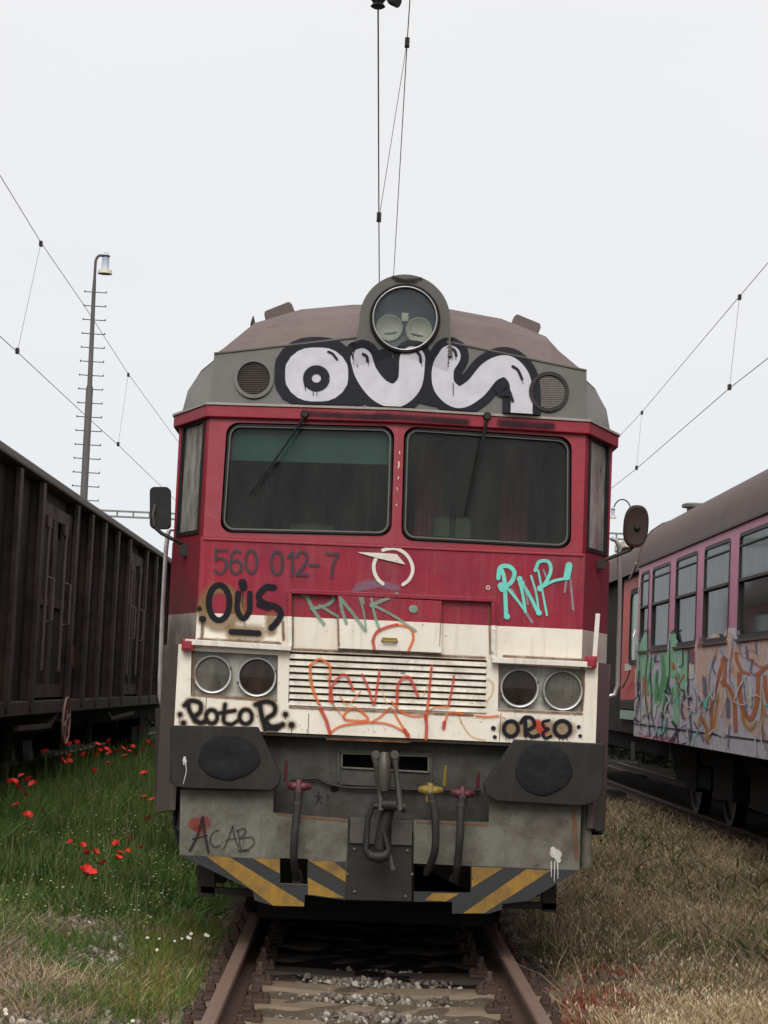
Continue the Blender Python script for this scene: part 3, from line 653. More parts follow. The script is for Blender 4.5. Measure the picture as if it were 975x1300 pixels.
film('hazard_stripe', [[(599,1100.5),(639,1102),(599,1127)], [(668,1103.5),(700,1104.8),(615,1159.4),(588,1159.4)], [(550,1133.6),(583,1134.6),(566,1144.4),(539,1143)]], PL, .005, M['hazyellow'], ploughs[1])
MB().plate([Wx(PY(11.5),(340,1060),(640,1070),(640,1140),(340,1132))], (0,.02,0)).build('plough_backing', M['black'], car)
# coupler box in the middle
cb_ = MB().plate([Wx(PY(11.17),(442,1037),(524,1041),(523,1145),(439,1143))], (0,.05,0)).build('coupler_box', M['iron'], car, bevel=.005)
MB().plate([Wx(PY(11.15),(445,1037),(482,1038),(482,1072),(444,1070))], (0,.02,0)).build('wear_plate', M['ironlight'], cb_)
MB().plate([Wx(PY(11.15),(497,1041),(523,1042),(523,1073),(497,1072))], (0,.02,0)).build('wear_plate', M['ironlight'], cb_)
bolts = MB()
for p in ((450,1132),(515,1138),(450,1078),(517,1080),(523,1110),(441,1110)): bolts.lathe(PY(11.17)(*p), (0,-1,0), [(.009,0),(.009,.008),(0,.010)], 8)
bolts.build('bolt_heads', M['ironlight'], cb_)
# buffers
bl = [(216,921),(327,923),(338,946),(357,985),(354,996),(345,1003.5),(240,1001),(224,999),(215,992)]
br = [(654,939),(768,944.5),(765,1005),(760,1015),(745,1022),(734,1023),(630,1017),(617,1008),(614,996),(634,968)]
for s, q, c_, rx, ry in ((-1, bl, (290.5,961.5), 39, 29), (1, br, (690,977), 36, 33)):
    bf = MB().plate([Wx(BP,*q)], (0,.09,0)).build('buffer', M['buffer'], car, bevel=.008)
    MB().plate([[v+Vector((0,.09,0)) for v in Wx(BP,*[((p[0]-c_[0])*.9+c_[0],(p[1]-c_[1])*.9+c_[1]) for p in q])]], (0,.35,0)).build('housing', M['black'], bf)
    m = MB(); V=[];F=[]; n_=44
    for r_, o_ in ((1.0,.0),(.985,.008),(.93,.012),(.6,.013),(.25,.012),(.12,.009),(0,.008)):
        for k in range(n_):
            a = 2*math.pi*k/n_; wob = 1+.018*math.sin(5*a)+.02*math.sin(3*a+1)+.012*math.sin(9*a)
            p = BP(c_[0]+rx*r_*wob*math.cos(a), c_[1]+ry*r_*wob*math.sin(a), o_); V.append(p)
    F = [(i*n_+k, i*n_+(k+1)%n_, (i+1)*n_+(k+1)%n_, (i+1)*n_+k) for i in range(6) for k in range(n_)]
    pd = MB().add(V,F).build('pad', M['rubber'], bf, smooth=True)
# screw coupling
K = PY(10.98); K2 = PY(10.94); K3 = PY(11.03)
cp = MB()
cp.tube([BB(487,985,.0), K(487,985), K(488,962), K(488,955)], [.03,.03,.03,.018], 14)
hook = MB(); hook.tube([K2(488,955),K2(488,965),K2(487.5,985),K2(487,1004)], [.022,.034,.040,.026], 16); hook.tube([K2(487,970),BB(487,985)], .034, 12)
hk = hook.build('draw_hook', M['ironlight'], car, smooth=True)
lk = MB()
for xa, xb in ((477,484),(501,508)):
    lk.tube([K(xa,954),K(xa,960),K(xa+1,972),K((xa+xb)/2+1,1000),K(xb,1018),K(xb,1028)], [.016,.026,.017,.015,.020,.024], 12)
    lk.tube([K(xa,958)+Vector((0,.03,0)), K(xa,958)+Vector((0,-.03,0))], .022, 14)
lk.build('coupling_link', M['ironlight'], hk, smooth=True)
pn = MB().tube([K(474,1023),K(513,1025)], .018, 12); pn.tube([K(484,1021),K(503,1022)], .032, 14); pn.tube([K(510,1025),K(515,1025)], .028, 12)
pn.tube([K3(495,1020),K3(487,1050),K3(482,1078)], [.038,.034,.036], 12); pn.build('coupling_screw', M['iron'], hk, smooth=True)
sh = MB().tube([K(475,1018),K(467,1040),K(464,1078),K(470,1086),K(480,1088),K(490,1086),K(494,1078),K(487,1055)], [.012,.016,.018,.028,.032,.028,.018,.012], 12); sh.build('shackle', M['iron'], hk, smooth=True)
MB().tube([K(490,1062),K(493,1075),K(497,1095),K(499,1104)], [.007,.008,.010,.016], 8).build('tommy_bar', M['ironlight'], hk, smooth=True)
# hoses and cocks
def hose(pts, cock, mt, handle, hmt):
    P = []
    for x_, y_, yy in pts: P.append(PY(yy)(x_, y_))
    P = [Vector(p) for p in P]
    # smooth the path
    Q = []
    for i in range(len(P)-1):
        p0 = P[max(i-1,0)]; p1 = P[i]; p2 = P[i+1]; p3 = P[min(i+2,len(P)-1)]
        for k in range(6):
            t = k/6; Q.append(.5*((2*p1)+(p2-p0)*t+(2*p0-5*p1+4*p2-p3)*t*t+(3*p1-p0-3*p2+p3)*t**3))
    Q.append(P[-1])
    h = MB().tube(Q, .021, 12).build('brake_hose', M['hose'], car, smooth=True)
    MB().tube([Q[-1]+Vector((-.0,0,.05)), Q[-1]+Vector((0,0,-.01)), Q[-1]+Vector((.0,.0,-.05))], [.022,.033,.026], 12).build('coupling_head', M['iron'], h, smooth=True)
    for q_ in (1, 4): MB().tube([Q[q_]+Vector((0,0,.008)), Q[q_]-Vector((0,0,.008))], .025, 12).build('hose_clamp', M['ironlight'], h)
    c = P[0]
    v = MB(); v.tube([c+Vector((-.055,.02,.012)), c+Vector((-.03,0,.012)), c+Vector((.03,0,.012)), c+Vector((.06,.03,.012))], [.018,.026,.024,.018], 12)
    v.tube([c+Vector((0,0,.05)), c+Vector((0,0,.02)), c+Vector((0,0,-.05))], [.016,.027,.024], 12); v.tube([c+Vector((0,.2,.03)), c+Vector((0,0,.02))], .018, 10)
    vo = v.build('air_cock', mt, car, smooth=True)
    a, b = handle; MB().tube([PY(11.30)(*a), PY(11.28)(*b)], [.011,.007], 8).build('handle', hmt, vo, smooth=True)
hose([(379,1001,11.18),(377,1030,11.12),(374,1060,11.08),(373,1090,11.10),(376,1110,11.2),(378,1116,11.26)], None, M['valvered'], ((362,992),(364,965)), M['valvered'])
hose([(546,1006,11.18),(551,1025,11.12),(553,1050,11.08),(552,1080,11.10),(544,1103,11.18),(537,1117,11.26)], None, M['valveyellow'], ((564,997),(566,972)), M['valveyellow'])
hose([(587,1010,11.18),(585,1030,11.12),(584,1060,11.08),(581,1095,11.12),(578,1115,11.2),(576,1122,11.26)], None, M['valvered'], ((606,1000),(608,979)), M['valvered'])
# brackets, pipes and cable under the beam
m = MB().plate([Wx(PY(11.5),(250,1100),(273,1100),(272,1139),(251,1138))], (0,.1,0)); m.plate([Wx(PY(11.5),(255,1125),(325,1131),(325,1139),(255,1133))], (0,.06,0)); m.build('step_bracket', M['iron'], car)
m = MB().plate([Wx(PY(11.5),(688,1110),(707,1112),(706,1159),(688,1157))], (0,.1,0)); m.plate([Wx(PY(11.5),(636,1145),(706,1147),(706,1155),(636,1153))], (0,.06,0)); m.build('step_bracket', M['iron'], car)
MB().tube([PY(11.35)(744,1020),PY(11.35)(744,1085),PY(11.35)(744,1090),PY(11.35)(744,1101)], [.030,.032,.036,.034], 14).build('sand_pipe', M['plow'], car, smooth=True)
MB().tube([PY(11.35)(229,1000),PY(11.35)(222,1025),PY(11.35)(220,1045),PY(11.35)(228,1072)], .009, 8).build('cable', M['rubber'], car, smooth=True)
m = MB().plate([Wx(PY(11.75),(197,900),(214,900),(214,1018),(205,1010),(197,1022))], (0,.3,0)); m.plate([Wx(PY(11.75),(752,990),(770,990),(767,1046),(757,1046))], (0,.08,0)); m.build('step_frame', M['iron'], car)
# underframe and bogie
m = MB(); m.box(-1.05,-.95,12.9,34,.20,.7); m.box(.95,1.05,12.9,34,.20,.7); m.box(-1.1,1.1,16.8,17,.06,.7); m.box(-1.2,1.2,11.9,35,.62,.95); m.box(-.9,.9,12.0,35,.95,1.2); m.build('underframe', M['black'], car)  # side skirts and low crossbeam added to block light underneath
bg_ = MB().box(-1.05,-.88,12.6,16.2,.35,.75); bg_.box(.88,1.05,12.6,16.2,.35,.75); bg_.box(-.9,.9,14,14.6,.35,.6); bg_.box(-.9,.9,12.5,12.7,.25,.62)
bgo = bg_.build('bogie', M['black'], car)
for yy in (13.2, 15.7):
    wm = MB()
    for s in (-1,1): wm.lathe((s*.75,yy,.42), (s,0,0), [(.0,-.07),(.45,-.07),(.45,-.045),(.42,-.04),(.42,.06),(0,.06)], 40)
    wm.tube([(-.8,yy,.42),(.8,yy,.42)], .08, 12); wm.build('wheelset', M['iron'], bgo)
for yy in (12.1,): MB().box(-.70,.70,yy,yy+.04,.09,.65).build('guard_plate', M['black'], car)  # plate added to darken the view beneath the railcar
# ------------------------------------------------------------ paint marks on the railcar
def faceg(px, py, lift=0.0):
    """visible front surface of the lower body: hatch, upper face or lamp panel"""
    h = HATF(px, py, 0)
    if h.z > LZH and hatx0 < h.x < hatx1 and h.z < hatz1(h.x): return HATF(px, py, lift)
    q = FACE(px, py, lift)
    return LOW(px, py, lift) if q.z < 1.674 else q
hc = Wx(HATF, *hp); hatx0, hatx1 = hc[0].x, hc[1].x; LZH = min(hc[2].z, hc[3].z)
def hatz1(x): return hc[0].z
c3 = (180,630,3.047); c4 = (480,630,2.786); c4b = (340,730,3.047); cO = (340,420,2.708); c5 = (180,900,3.047); c6 = (480,900,2.786)
ring = ringpts
# roof OUS
bk = []
bk += [([(146,148),(186,148)], 258)]
Upath = [(322,98),(340,150),(385,205),(440,222),(487,180),(497,98)]
Spath = [(625,88),(603,130),(607,190),(655,228),(712,200),(765,140),(820,122),(862,160),(872,220),(872,300)]
bk += [(Upath, 138), (Spath, 136), ([(240,225),(310,230)], 60), ([(530,215),(570,225)], 70), ([(900,200),(905,270)], 40), ([(400,90),(410,150)], 60)]
graffiti('graffiti_outline', bk, hous, G['black'], car, cO, 'black outline of the big OUS graffiti on the roof front')
wt = [([(150,150),(186,150)], 188), (Upath, 78, 92), (Spath, 78, 78)]
graffiti('graffiti_fill', wt, lambda a,b,l=0: hous(a,b,l+.002), G['white'], car, cO, 'silver white fill of the big OUS graffiti on the roof front')
ac = [(ring(167,163,31,30), 34), ([(208,72),(222,78),(238,98)], 11), ([(328,80),(340,88),(343,104)], 13), ([(513,72),(523,84),(526,106)], 12), ([(630,60),(643,68),(648,85)], 12), ([(842,122),(860,135),(874,165)], 12),
      ([(126,175),(130,205)], 9, 3), ([(155,200),(157,222)], 4, 3), ([(168,200),(169,222)], 4, 3), ([(346,104),(347,118)], 3), ([(529,106),(530,120)], 3), ([(648,85),(646,98)], 3), ([(875,165),(877,180)], 3), ([(637,180),(638,222)], 4, 3), ([(670,150),(671,180)], 4, 3),
      ([(790,200),(800,215),(830,215)], 22), ([(800,205),(820,190),(842,240)],14)]
graffiti('graffiti_accents', ac, lambda a,b,l=0: hous(a,b,l+.006), G['black'], car, cO)
graffiti('paint_smear', [([(499,352),(514,356),(534,354)], 7), ([(503,356),(528,358)], 5)], lambda a,b,l=0: HF(a,b,l), G['smear'], car)
LINF = vplane(11.335, .0, .77, 2.28)
graffiti('paint_smear', [([(395,525),(430,527),(475,529)], 13), ([(480,528),(540,532),(592,536)], 15), ([(636,537),(665,540),(700,541)], 17)], lambda a,b,l=0: (lambda q: Vector((q.x, q.y, min(max(q.z, 2.99), 3.052))))(LINF(a,b,l-.003)), G['smear'], car)
# number
h = 30
def numpts(x, y, ch, w_=15, hh=29):
    D = {'5': [[(1,0),(.08,0)],[(.08,0),(.05,.42)],[(.05,.42),(.45,.34),(.9,.48),(.95,.72),(.6,1),(.3,1),(0,.88)]],
         '6': [[(.85,.06),(.5,0),(.12,.2),(.04,.6),(.08,.85),(.45,1),(.9,.88),(.95,.62),(.6,.42),(.2,.5)]],
         '0': [ring(.5,.5,.47,.5,14)], '1': [[(.25,.2),(.62,0)],[(.62,0),(.62,1)]],
         '2': [[(.05,.2),(.3,0),(.7,0),(.93,.22),(.7,.55),(.05,1)],[(.05,1),(.98,1)]], '-': [[(.05,.52),(.8,.52)]], '7': [[(.02,0),(.98,0)],[(.98,0),(.55,.5),(.4,1)]]}[ch]
    return [([(x+a*w_, y+b*hh+.044*a*w_) for a, b in p], 4.4) for p in D]
ns = []
for ch, x_, y_ in (('5',273,698),('6',292,698.5),('0',311.5,698),('0',344,699.5),('1',362,701),('2',376,700.5),('-',393,702),('7',414.5,703)): ns += numpts(x_, y_, ch)
graffiti('vehicle_number', ns, FACE, G['number'], car, None, 'grey stencilled number 560 012-7')
# railway logo
lg = (445,680,9.75)
lgs = [([(400,180),(480,160),(560,160),(650,200),(720,270),(765,370),(765,460),(720,550),(650,605)], 50), ([(325,265),(290,350),(295,450),(340,540),(400,595)], 52)]
graffiti('logo', lgs, FACE, G['logo'], car, lg, 'cream round logo with a wing across it')
MB().plate([[FACE(lg[0]+a/lg[2], lg[1]+b/lg[2], .012) for a, b in ((80,205),(400,215),(570,228),(615,280),(680,358),(560,330),(340,280))]], (0,.001,0)).build('logo_wing', M['trimwhite'], car)
# OUS on the left
hal = [(ring(300,430,60,75), 70), ([(350,525),(450,528)], 95), ([(500,470),(500,520)], 70), ([(230,440),(232,480)],50), ([(380,400),(385,470)],60)]
ous = [(ring(299,411,40,68), 27), ([(372,375),(370,440),(393,472),(416,440),(418,375)], 25), ([(390,336),(392,348)], 36), ([(510,352),(480,352),(452,385),(470,412),(520,428),(538,455),(520,490),(502,508)], 28), ([(348,524),(450,530)], 27),
       ([(222,434)], 22), ([(234,474)], 27), ([(232,480),(231,516)], 4, 3), ([(392,350),(390,400),(391,430)], 5, 3), ([(383,360),(383,410)], 4, 3), ([(397,480),(398,498)], 4, 2), ([(450,418),(490,432)], 22)]
graffiti('graffiti_halo', hal, faceg, G['halo'], car, c3)
graffiti('graffiti_tag', ous, faceg, G['black'], car, c3, 'black sprayed OUS with a dash below it')
# ROTOR
rot = [([(178,797),(185,830),(207,868)], 19), ([(165,808),(190,790),(225,800),(226,832),(203,856),(225,876),(250,868)], 19), (ring(270,852,22,26), 17), ([(322,805),(318,840),(318,872),(345,884)], 17), ([(300,838),(360,828)], 15), ([(345,884),(370,868)], 14), (ring(402,852,24,28), 17),
       ([(455,800),(464,850),(478,900)], 20), ([(440,805),(480,793),(512,806),(512,838),(482,862),(500,890),(545,884)], 19), ([(478,898),(520,900),(545,880)], 16), ([(555,843)], 22), ([(578,884)], 26), ([(147,843)], 20), ([(160,876)], 22), ([(555,850),(556,866)], 4, 2), ([(579,890),(579,920)], 4, 2), ([(145,848),(145,880)], 4, 2), ([(516,900),(517,918)], 4, 2), ([(525,895),(526,912)], 4, 2)]
graffiti('graffiti_halo', [(p, w_*2.3) for p, w_ in [(r[0], r[1]) for r in rot if len(r) == 2]], faceg, G['halo'], car, c3)
graffiti('graffiti_tag', rot, faceg, G['black'], car, c3, 'black sprayed ROTOR above the left buffer')
# OREO
oreo = [(ring(470,822,25,27), 18), ([(520,783),(522,845)], 18), ([(505,800),(520,782),(545,786),(552,812),(525,832),(545,850),(568,845)], 17), ([(605,792),(583,798),(588,818),(603,822)], 13), ([(603,822),(582,838),(592,855),(612,848)], 13), (ring(652,822,28,28), 18),
        ([(407,820)], 20), ([(412,851)], 17), ([(709,815)], 17), ([(714,847)], 16)] + [([(x_,845),(x_+1,866)], 4, 2) for x_ in (452,462,478,524,540,590,640,653,668)]
graffiti('graffiti_smudge', [([(560,805),(578,815),(582,830)], 46)], faceg, G['redorange'], car, c4, base=.005)
graffiti('graffiti_halo', [([(455,822),(670,824)], 95)], faceg, G['halo'], car, c4)
graffiti('graffiti_tag', oreo, faceg, G['black'], car, c4, 'black sprayed OREO between dots above the right buffer')
# RNR turquoise on the right
rn1 = [([(438,262),(447,300),(453,425)], 17), ([(425,290),(432,252),(462,248),(482,270),(470,305),(436,325)], 18), ([(453,320),(490,365),(520,405)], 10), ([(497,292),(510,340),(521,408)], 13), ([(500,292),(535,350),(566,412)], 15), ([(541,282),(558,340),(570,418)], 9), ([(566,262),(580,330),(597,420)], 9), ([(556,262),(570,232),(602,232),(611,262),(596,300),(572,330)], 15), ([(572,326),(620,300),(668,290)], 12), ([(675,246),(668,284)], 27), ([(436,318),(440,326)], 28), ([(572,326)],24), ([(455,425)], 24), ([(568,412)], 22), ([(500,292)], 22)]
graffiti('graffiti_tag', rn1, faceg, G['turq'], car, c4, 'turquoise painted RNR on the red at right')
graffiti('graffiti_drips', [([(470,330),(545,445)], 12), ([(665,300),(660,340)], 8), ([(680,290),(690,400)], 9), ([(585,260),(600,300)], 8), ([(515,300),(530,380)], 9)], faceg, G['turqthin'], car, c4)
graffiti('paint_ring', [(ring(389,323,6,6,8), 3.5)], faceg, G['logo'], car, c4)
# RNK sage on the hatch
rn2 = [([(150,82),(180,140),(217,190)], 17), ([(135,78),(190,68),(240,72),(255,92),(225,118),(170,130)], 16), ([(200,118),(270,160)], 13), ([(280,88),(288,140),(304,185)], 15), ([(285,95),(330,150),(375,212)], 16), ([(352,72),(372,150),(380,215)], 10), ([(398,74),(412,150),(432,212)], 13), ([(500,74),(450,95),(400,118)], 18), ([(400,112),(490,160),(572,215)], 12), ([(562,131)], 34), ([(360,72),(372,110)], 9)]
graffiti('graffiti_tag', rn2, faceg, G['sage'], car, c4b, 'faded green painted RNK across the hatch')
graffiti('paint_haze', [([(350,45),(400,30),(500,50)], 42), ([(330,60),(460,35)], 25)], faceg, G['dull'], car, c4b)
# orange tag
graffiti('graffiti_tag', [([(412,285),(408,250),(425,218),(465,200)], 17), ([(250,495),(250,425),(298,385),(332,445)], 15), ([(365,385),(390,440),(410,500),(420,450),(432,370)], 14), ([(240,410),(238,490)], 12), ([(500,500),(505,420),(545,395),(582,468)], 15), ([(634,350),(628,410),(622,480)], 14), ([(720,390),(712,440),(700,500)], 12)], lambda a,b,l=0: grf2(a,b,l), G['redorange'], car, c4b) if False else None
def gf(px, py, lift=0.0):
    q = LOW(px, py, lift); g0 = LOW(368, 828); g1 = LOW(616, 903)
    hz_ = HATF(px, py, 0)
    if hz_.z > LZH: return faceg(px, py, lift)
    return LOW(px, py, lift+.010) if g0.x-.01 < q.x < g1.x+.01 and q.z > g1.z-.005 else q
t1 = [([(412,285),(408,250),(425,218),(465,200),(500,192)], 17), ([(250,495),(248,430),(298,385),(332,445)], 15), ([(365,385),(390,440),(410,500),(420,450),(432,370)], 14), ([(500,500),(505,420),(545,395),(582,468)], 16), ([(634,350),(628,410),(622,480)], 14), ([(720,390),(712,440),(700,500)], 12), ([(240,400),(238,490)], 10),
      ([(205,520),(225,560),(240,612)], 20), ([(610,545),(614,580),(612,635)], 18), ([(530,600),(543,625)],22), ([(682,570),(680,592)], 20)]
t2 = [([(500,192),(550,205),(563,245),(545,290)], 15), ([(163,350),(200,325),(238,350),(240,400)], 15), ([(163,350),(170,420),(190,480),(210,520)], 16), ([(240,610),(280,585),(335,575),(400,570),(470,578),(545,615)], 14), ([(330,512),(296,540),(305,560),(385,562),(370,535),(330,512)], 15), ([(400,570),(440,545),(475,515),(505,560),(540,618)], 13), ([(280,470),(310,500),(360,450)], 8), ([(480,490),(510,525),(560,545),(610,540),(640,515),(700,508)], 13), ([(622,480),(612,560)], 17), ([(682,588),(700,535),(755,537)], 13), ([(805,545),(850,548),(890,545)], 12), ([(248,495),(300,560)], 6)]
t3 = [([(735,540),(760,590),(790,625),(840,640)], 13), ([(850,402),(870,420),(868,460),(845,490)], 13), ([(440,440),(460,500)], 9), ([(620,420),(600,470)], 8), ([(230,390),(250,470)], 12), ([(170,340),(160,400),(180,470)], 10), ([(400,260),(420,215)], 10), ([(890,545),(920,555)], 14)]
graffiti('graffiti_tag', t2, gf, G['orange'], car, c4b, 'orange sprayed scrawl over the louvres and cream panel')
graffiti('graffiti_tag', t1, lambda a,b,l=0: gf(a,b,l+.002), G['redorange'], car, c4b, 'red orange sprayed letters over the louvres')
graffiti('graffiti_tag', t3, gf, G['yellow'], car, c4b)
# ACAB and marks below
graffiti('graffiti_smudge', [([(205,445),(245,440)], 70), ([(215,460),(225,475)],40)], PL, G['redspot'], ploughs[0], c5)
graffiti('graffiti_tag', [([(236,420),(215,490),(186,548)], 14), ([(235,420),(245,490),(258,553)], 15), ([(198,503),(252,488)], 9), ([(298,468),(276,478),(264,508),(280,534),(304,528)], 6), ([(312,515),(313,518)], 5), ([(316,542),(335,500),(351,452)], 6), ([(351,452),(360,500),(374,532)], 6), ([(322,508),(368,500)], 5), ([(372,470),(382,542)], 6), ([(365,472),(395,462),(402,478),(380,500),(425,496),(434,520),(410,542),(372,548)], 6), ([(376,548),(414,548)], 7)], lambda a,b,l=0: PL(a,b,l), G['blackthin'], ploughs[0], c5, 'thin black ACAB writing')
graffiti('paint_splash', [([(165,188),(169,205)], 13), ([(168,205),(172,240),(160,290)], 5, 3), ([(160,195),(163,215)], 6)], BP, G['drip'], car, c5)
graffiti('paint_splash', [([(624,511),(633,514)], 46), ([(612,540),(613,595)], 6, 3), ([(625,540),(623,610)], 6, 3), ([(635,540),(636,600)], 7, 3), ([(618,496),(638,536)], 24)], lambda a,b,l=0: PL(a,b,l+.004), G['drip'], ploughs[1], c6, 'white paint splash with runs')
graffiti('graffiti_tag', [([(405,1005),(402,1020)], 2.2), ([(400,1010),(410,1012)], 2.2), ([(404,1012),(408,1020)], 2), ([(415,1008),(417,1013)],2)], BB, G['blackthin'], car)

# rust and dirt stains with shapes of their own
graffiti('rust_stain', [([(244,882),(300,886),(350,889)],7), ([(634,901),(690,904),(738,906)],7), ([(370,824),(480,829),(615,835)],6), ([(368,898),(480,903),(600,908)],6), ([(252,812),(300,814),(355,817)],8), ([(640,833),(700,836),(738,838)],6), ([(258,790),(256,812)],7), ([(359,790),(360,812)],6), ([(738,842),(741,870),(739,900)],5), ([(246,830),(246,880)],5), ([(372,755),(372,820)],4), ([(621,766),(622,830)],4),
  ([(415,938),(520,942)],4), ([(429,780),(430,820)],4), ([(560,780),(559,826)],4)], faceg, G['ruststain'], car, None, base=.0025)
graffiti('rust_stain', [([(352,1033),(380,1037),(440,1042)],5), ([(530,1044),(580,1046),(618,1047)],5), ([(728,1030),(732,1090)],8)], PL, G['ruststain'], car, None, base=.0022)

graffiti('panel_seam', [([(262,886),(260,924)],1.3), ([(636,906),(634,940)],1.3), ([(392,906),(391,932)],1.2)], faceg, G['blackthin'], car, None, base=.002)
chips = [([(507,573),(507.5,576)],1.3), ([(506,586),(506.6,590),(505.5,594)],1.7), ([(506,605),(505.4,608)],1.3), ([(504,619),(504.6,622)],1.1), ([(503.5,640),(503,642)],1.2)]
graffiti('paint_chips', chips, lambda a,b,l=0: WIN(a,b,l), G['logo'], car, None, base=.002)
graffiti('paint_chips', [([(a_,b_),(a_+random.uniform(-2,2),b_+random.uniform(-1,2))], random.uniform(.8,1.8)) for a_, b_ in [(random.uniform(255,740), random.uniform(905,935)) for _ in range(14)]+[(random.uniform(372,615), random.uniform(770,822)) for _ in range(12)]+[(random.uniform(375,615), random.uniform(908,934)) for _ in range(14)]], faceg, G['ruststain'], car, None, base=.003)
# ------------------------------------------------------------ ground and track
def gh(x, y):
    """ground height"""
    x = np.asarray(x, float); y = np.asarray(y, float); ax = np.abs(x)
    base = -.205 + .105*np.clip((ax-.98)/.75, 0, 1)**.8
    base = np.where(x > 0, base-.02*np.clip((ax-1.9)/1, 0, 1), base+.05*np.clip((ax-1.8)/.6, 0, 1))
    base = np.where(ax > 3.6, base-.06*np.clip((ax-3.6)/.5, 0, 1), base)
    return base + .014*np.sin(x*5.1+y*2.3)*np.clip(ax-1,0,1) + .02*np.sin(x*1.9-y*1.1)*np.clip(ax-1,0,1)
def grid_mesh(name, xs, ys, mt, zf, parent=None):
    X, Y = np.meshgrid(xs, ys); Z = zf(X, Y); V = np.stack([X, Y, Z], -1).reshape(-1, 3)
    nx = len(xs); F = [(j*nx+i, j*nx+i+1, (j+1)*nx+i+1, (j+1)*nx+i) for j in range(len(ys)-1) for i in range(nx-1)]
    return obj(name, V.tolist(), F, mt, parent, smooth=True)
m, t, b = mat('trackside_soil')
n1 = noise(t, 1.1, 6, lo=.38, hi=.62); n2 = noise(t, 7, 9, rough=.75, lo=.3, hi=.7); n3 = noise(t, 45, 5, rough=.8, lo=.35, hi=.7)
c = mixc(t, n2, (.075,.055,.038), (.17,.135,.09)); c = mixc(t, math_(t, 'MULTIPLY', n3, .45), c, (.22,.19,.15)); c = mixc(t, math_(t, 'MULTIPLY', n1, .35), c, (.06,.055,.03))
t.links.new(c, b.inputs['Base Color']); b.inputs['Roughness'].default_value = 1; b.inputs['Specular IOR Level'].default_value = .1
bump(t, b, math_(t, 'ADD', n3, n2), .9, .03); M['soil'] = m
xs = np.concatenate([[-900,-300,-100,-40,-18,-10], np.arange(-7,7.01,.12), [10,18,40,100,300,900]])
ys = np.concatenate([[-500,-100,-30,-8,0], np.arange(4,46,.2), [50,60,80,120,250,500,1500]])
g_ = grid_mesh('ground', xs, ys, M['soil'], gh); g_['kind'] = 'structure'
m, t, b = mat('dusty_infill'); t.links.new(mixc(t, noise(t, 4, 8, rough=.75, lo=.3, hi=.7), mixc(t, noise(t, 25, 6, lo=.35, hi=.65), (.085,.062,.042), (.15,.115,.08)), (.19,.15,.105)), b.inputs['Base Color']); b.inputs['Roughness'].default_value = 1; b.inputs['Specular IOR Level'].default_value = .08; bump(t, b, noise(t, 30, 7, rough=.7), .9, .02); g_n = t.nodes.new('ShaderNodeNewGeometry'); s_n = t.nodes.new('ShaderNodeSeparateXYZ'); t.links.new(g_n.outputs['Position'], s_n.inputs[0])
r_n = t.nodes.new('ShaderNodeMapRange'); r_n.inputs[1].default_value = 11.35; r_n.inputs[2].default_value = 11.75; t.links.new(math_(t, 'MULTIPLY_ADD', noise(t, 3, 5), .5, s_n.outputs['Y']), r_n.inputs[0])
src = b.inputs['Base Color'].links[0].from_socket; t.links.new(mixc(t, r_n.outputs[0], src, (.018,.014,.011)), b.inputs['Base Color']); M['infill'] = m   # railcar's shade painted into the infill as a dark colour
def infz(X, Y):
    ph = np.abs(((Y-9.43+.3)%.6)-.3); return -.186-.020*np.exp(-(X/.36)**2)*np.clip((ph-.12)/.08,0,1)+.006*np.sin(X*9+Y*7)+.006*np.sin(X*23-Y*13)
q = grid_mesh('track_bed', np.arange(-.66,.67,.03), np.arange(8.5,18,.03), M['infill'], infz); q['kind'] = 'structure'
# rails
def railmesh(x, y0, y1, name, label, mt=None):
    prof = [(-.035,-.040),(-.036,-.012),(-.030,-.002),(0,0),(.030,-.002),(.036,-.012),(.035,-.040),(.010,-.052),(.009,-.125),(.072,-.145),(.072,-.158),(-.072,-.158),(-.072,-.145),(-.009,-.125),(-.010,-.052)]
    V = []; yy = [y0, y1]
    for y in yy: V += [(x+a, y, z) for a, z in prof]
    k = len(prof); F = [(i, (i+1)%k, (i+1)%k+k, i+k) for i in range(k)]
    o = MB().add(V, F).build(name, M['railrust'], None)
    o.data.materials.append(M['railtop'])
    for p in o.data.polygons:
        if p.center.z > -.011: p.material_index = 1
    return tag(o, label, 'rail', 'rails')
railmesh(-.7525, 1, 120, 'rail', 'rusty rail under the railcar, the one beside the white daisies')
railmesh(.7525, 1, 120, 'rail', 'rusty rail under the railcar, the one beside the dry straw grass')
for x0, lb in ((-4.85,'rusty rail of the side track under the brown open wagon'),(5.21,'rusty rail of the side track under the graffiti covered coach')):
    for s, w2 in ((-1,'left'),(1,'right')): dark_ = railmesh(x0+s*.7525, 1, 120, 'rail', lb.replace('rusty rail', w2+' rusty rail')); dark_.data.materials[1] = M['clip']; dark_.data.materials[0] = M['clip']
# dark ballast sheet for the side tracks, vehicle shade painted into its colour
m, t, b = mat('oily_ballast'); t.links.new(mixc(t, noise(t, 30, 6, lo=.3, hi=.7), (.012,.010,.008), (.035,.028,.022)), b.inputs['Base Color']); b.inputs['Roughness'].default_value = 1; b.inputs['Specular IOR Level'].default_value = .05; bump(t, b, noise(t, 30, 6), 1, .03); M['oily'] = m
for a_, b_ in ((-12,-3.75),(3.85,12)):
    q = grid_mesh('ballast_bed', np.arange(a_, b_, .12), np.concatenate([np.arange(4,46,.2),[60,90]]), M['oily'], lambda X, Y: gh(X, Y)+.012+.03*np.clip((np.minimum(X-a_, b_-X)-.05)/.3,0,1)); q['kind'] = 'structure'
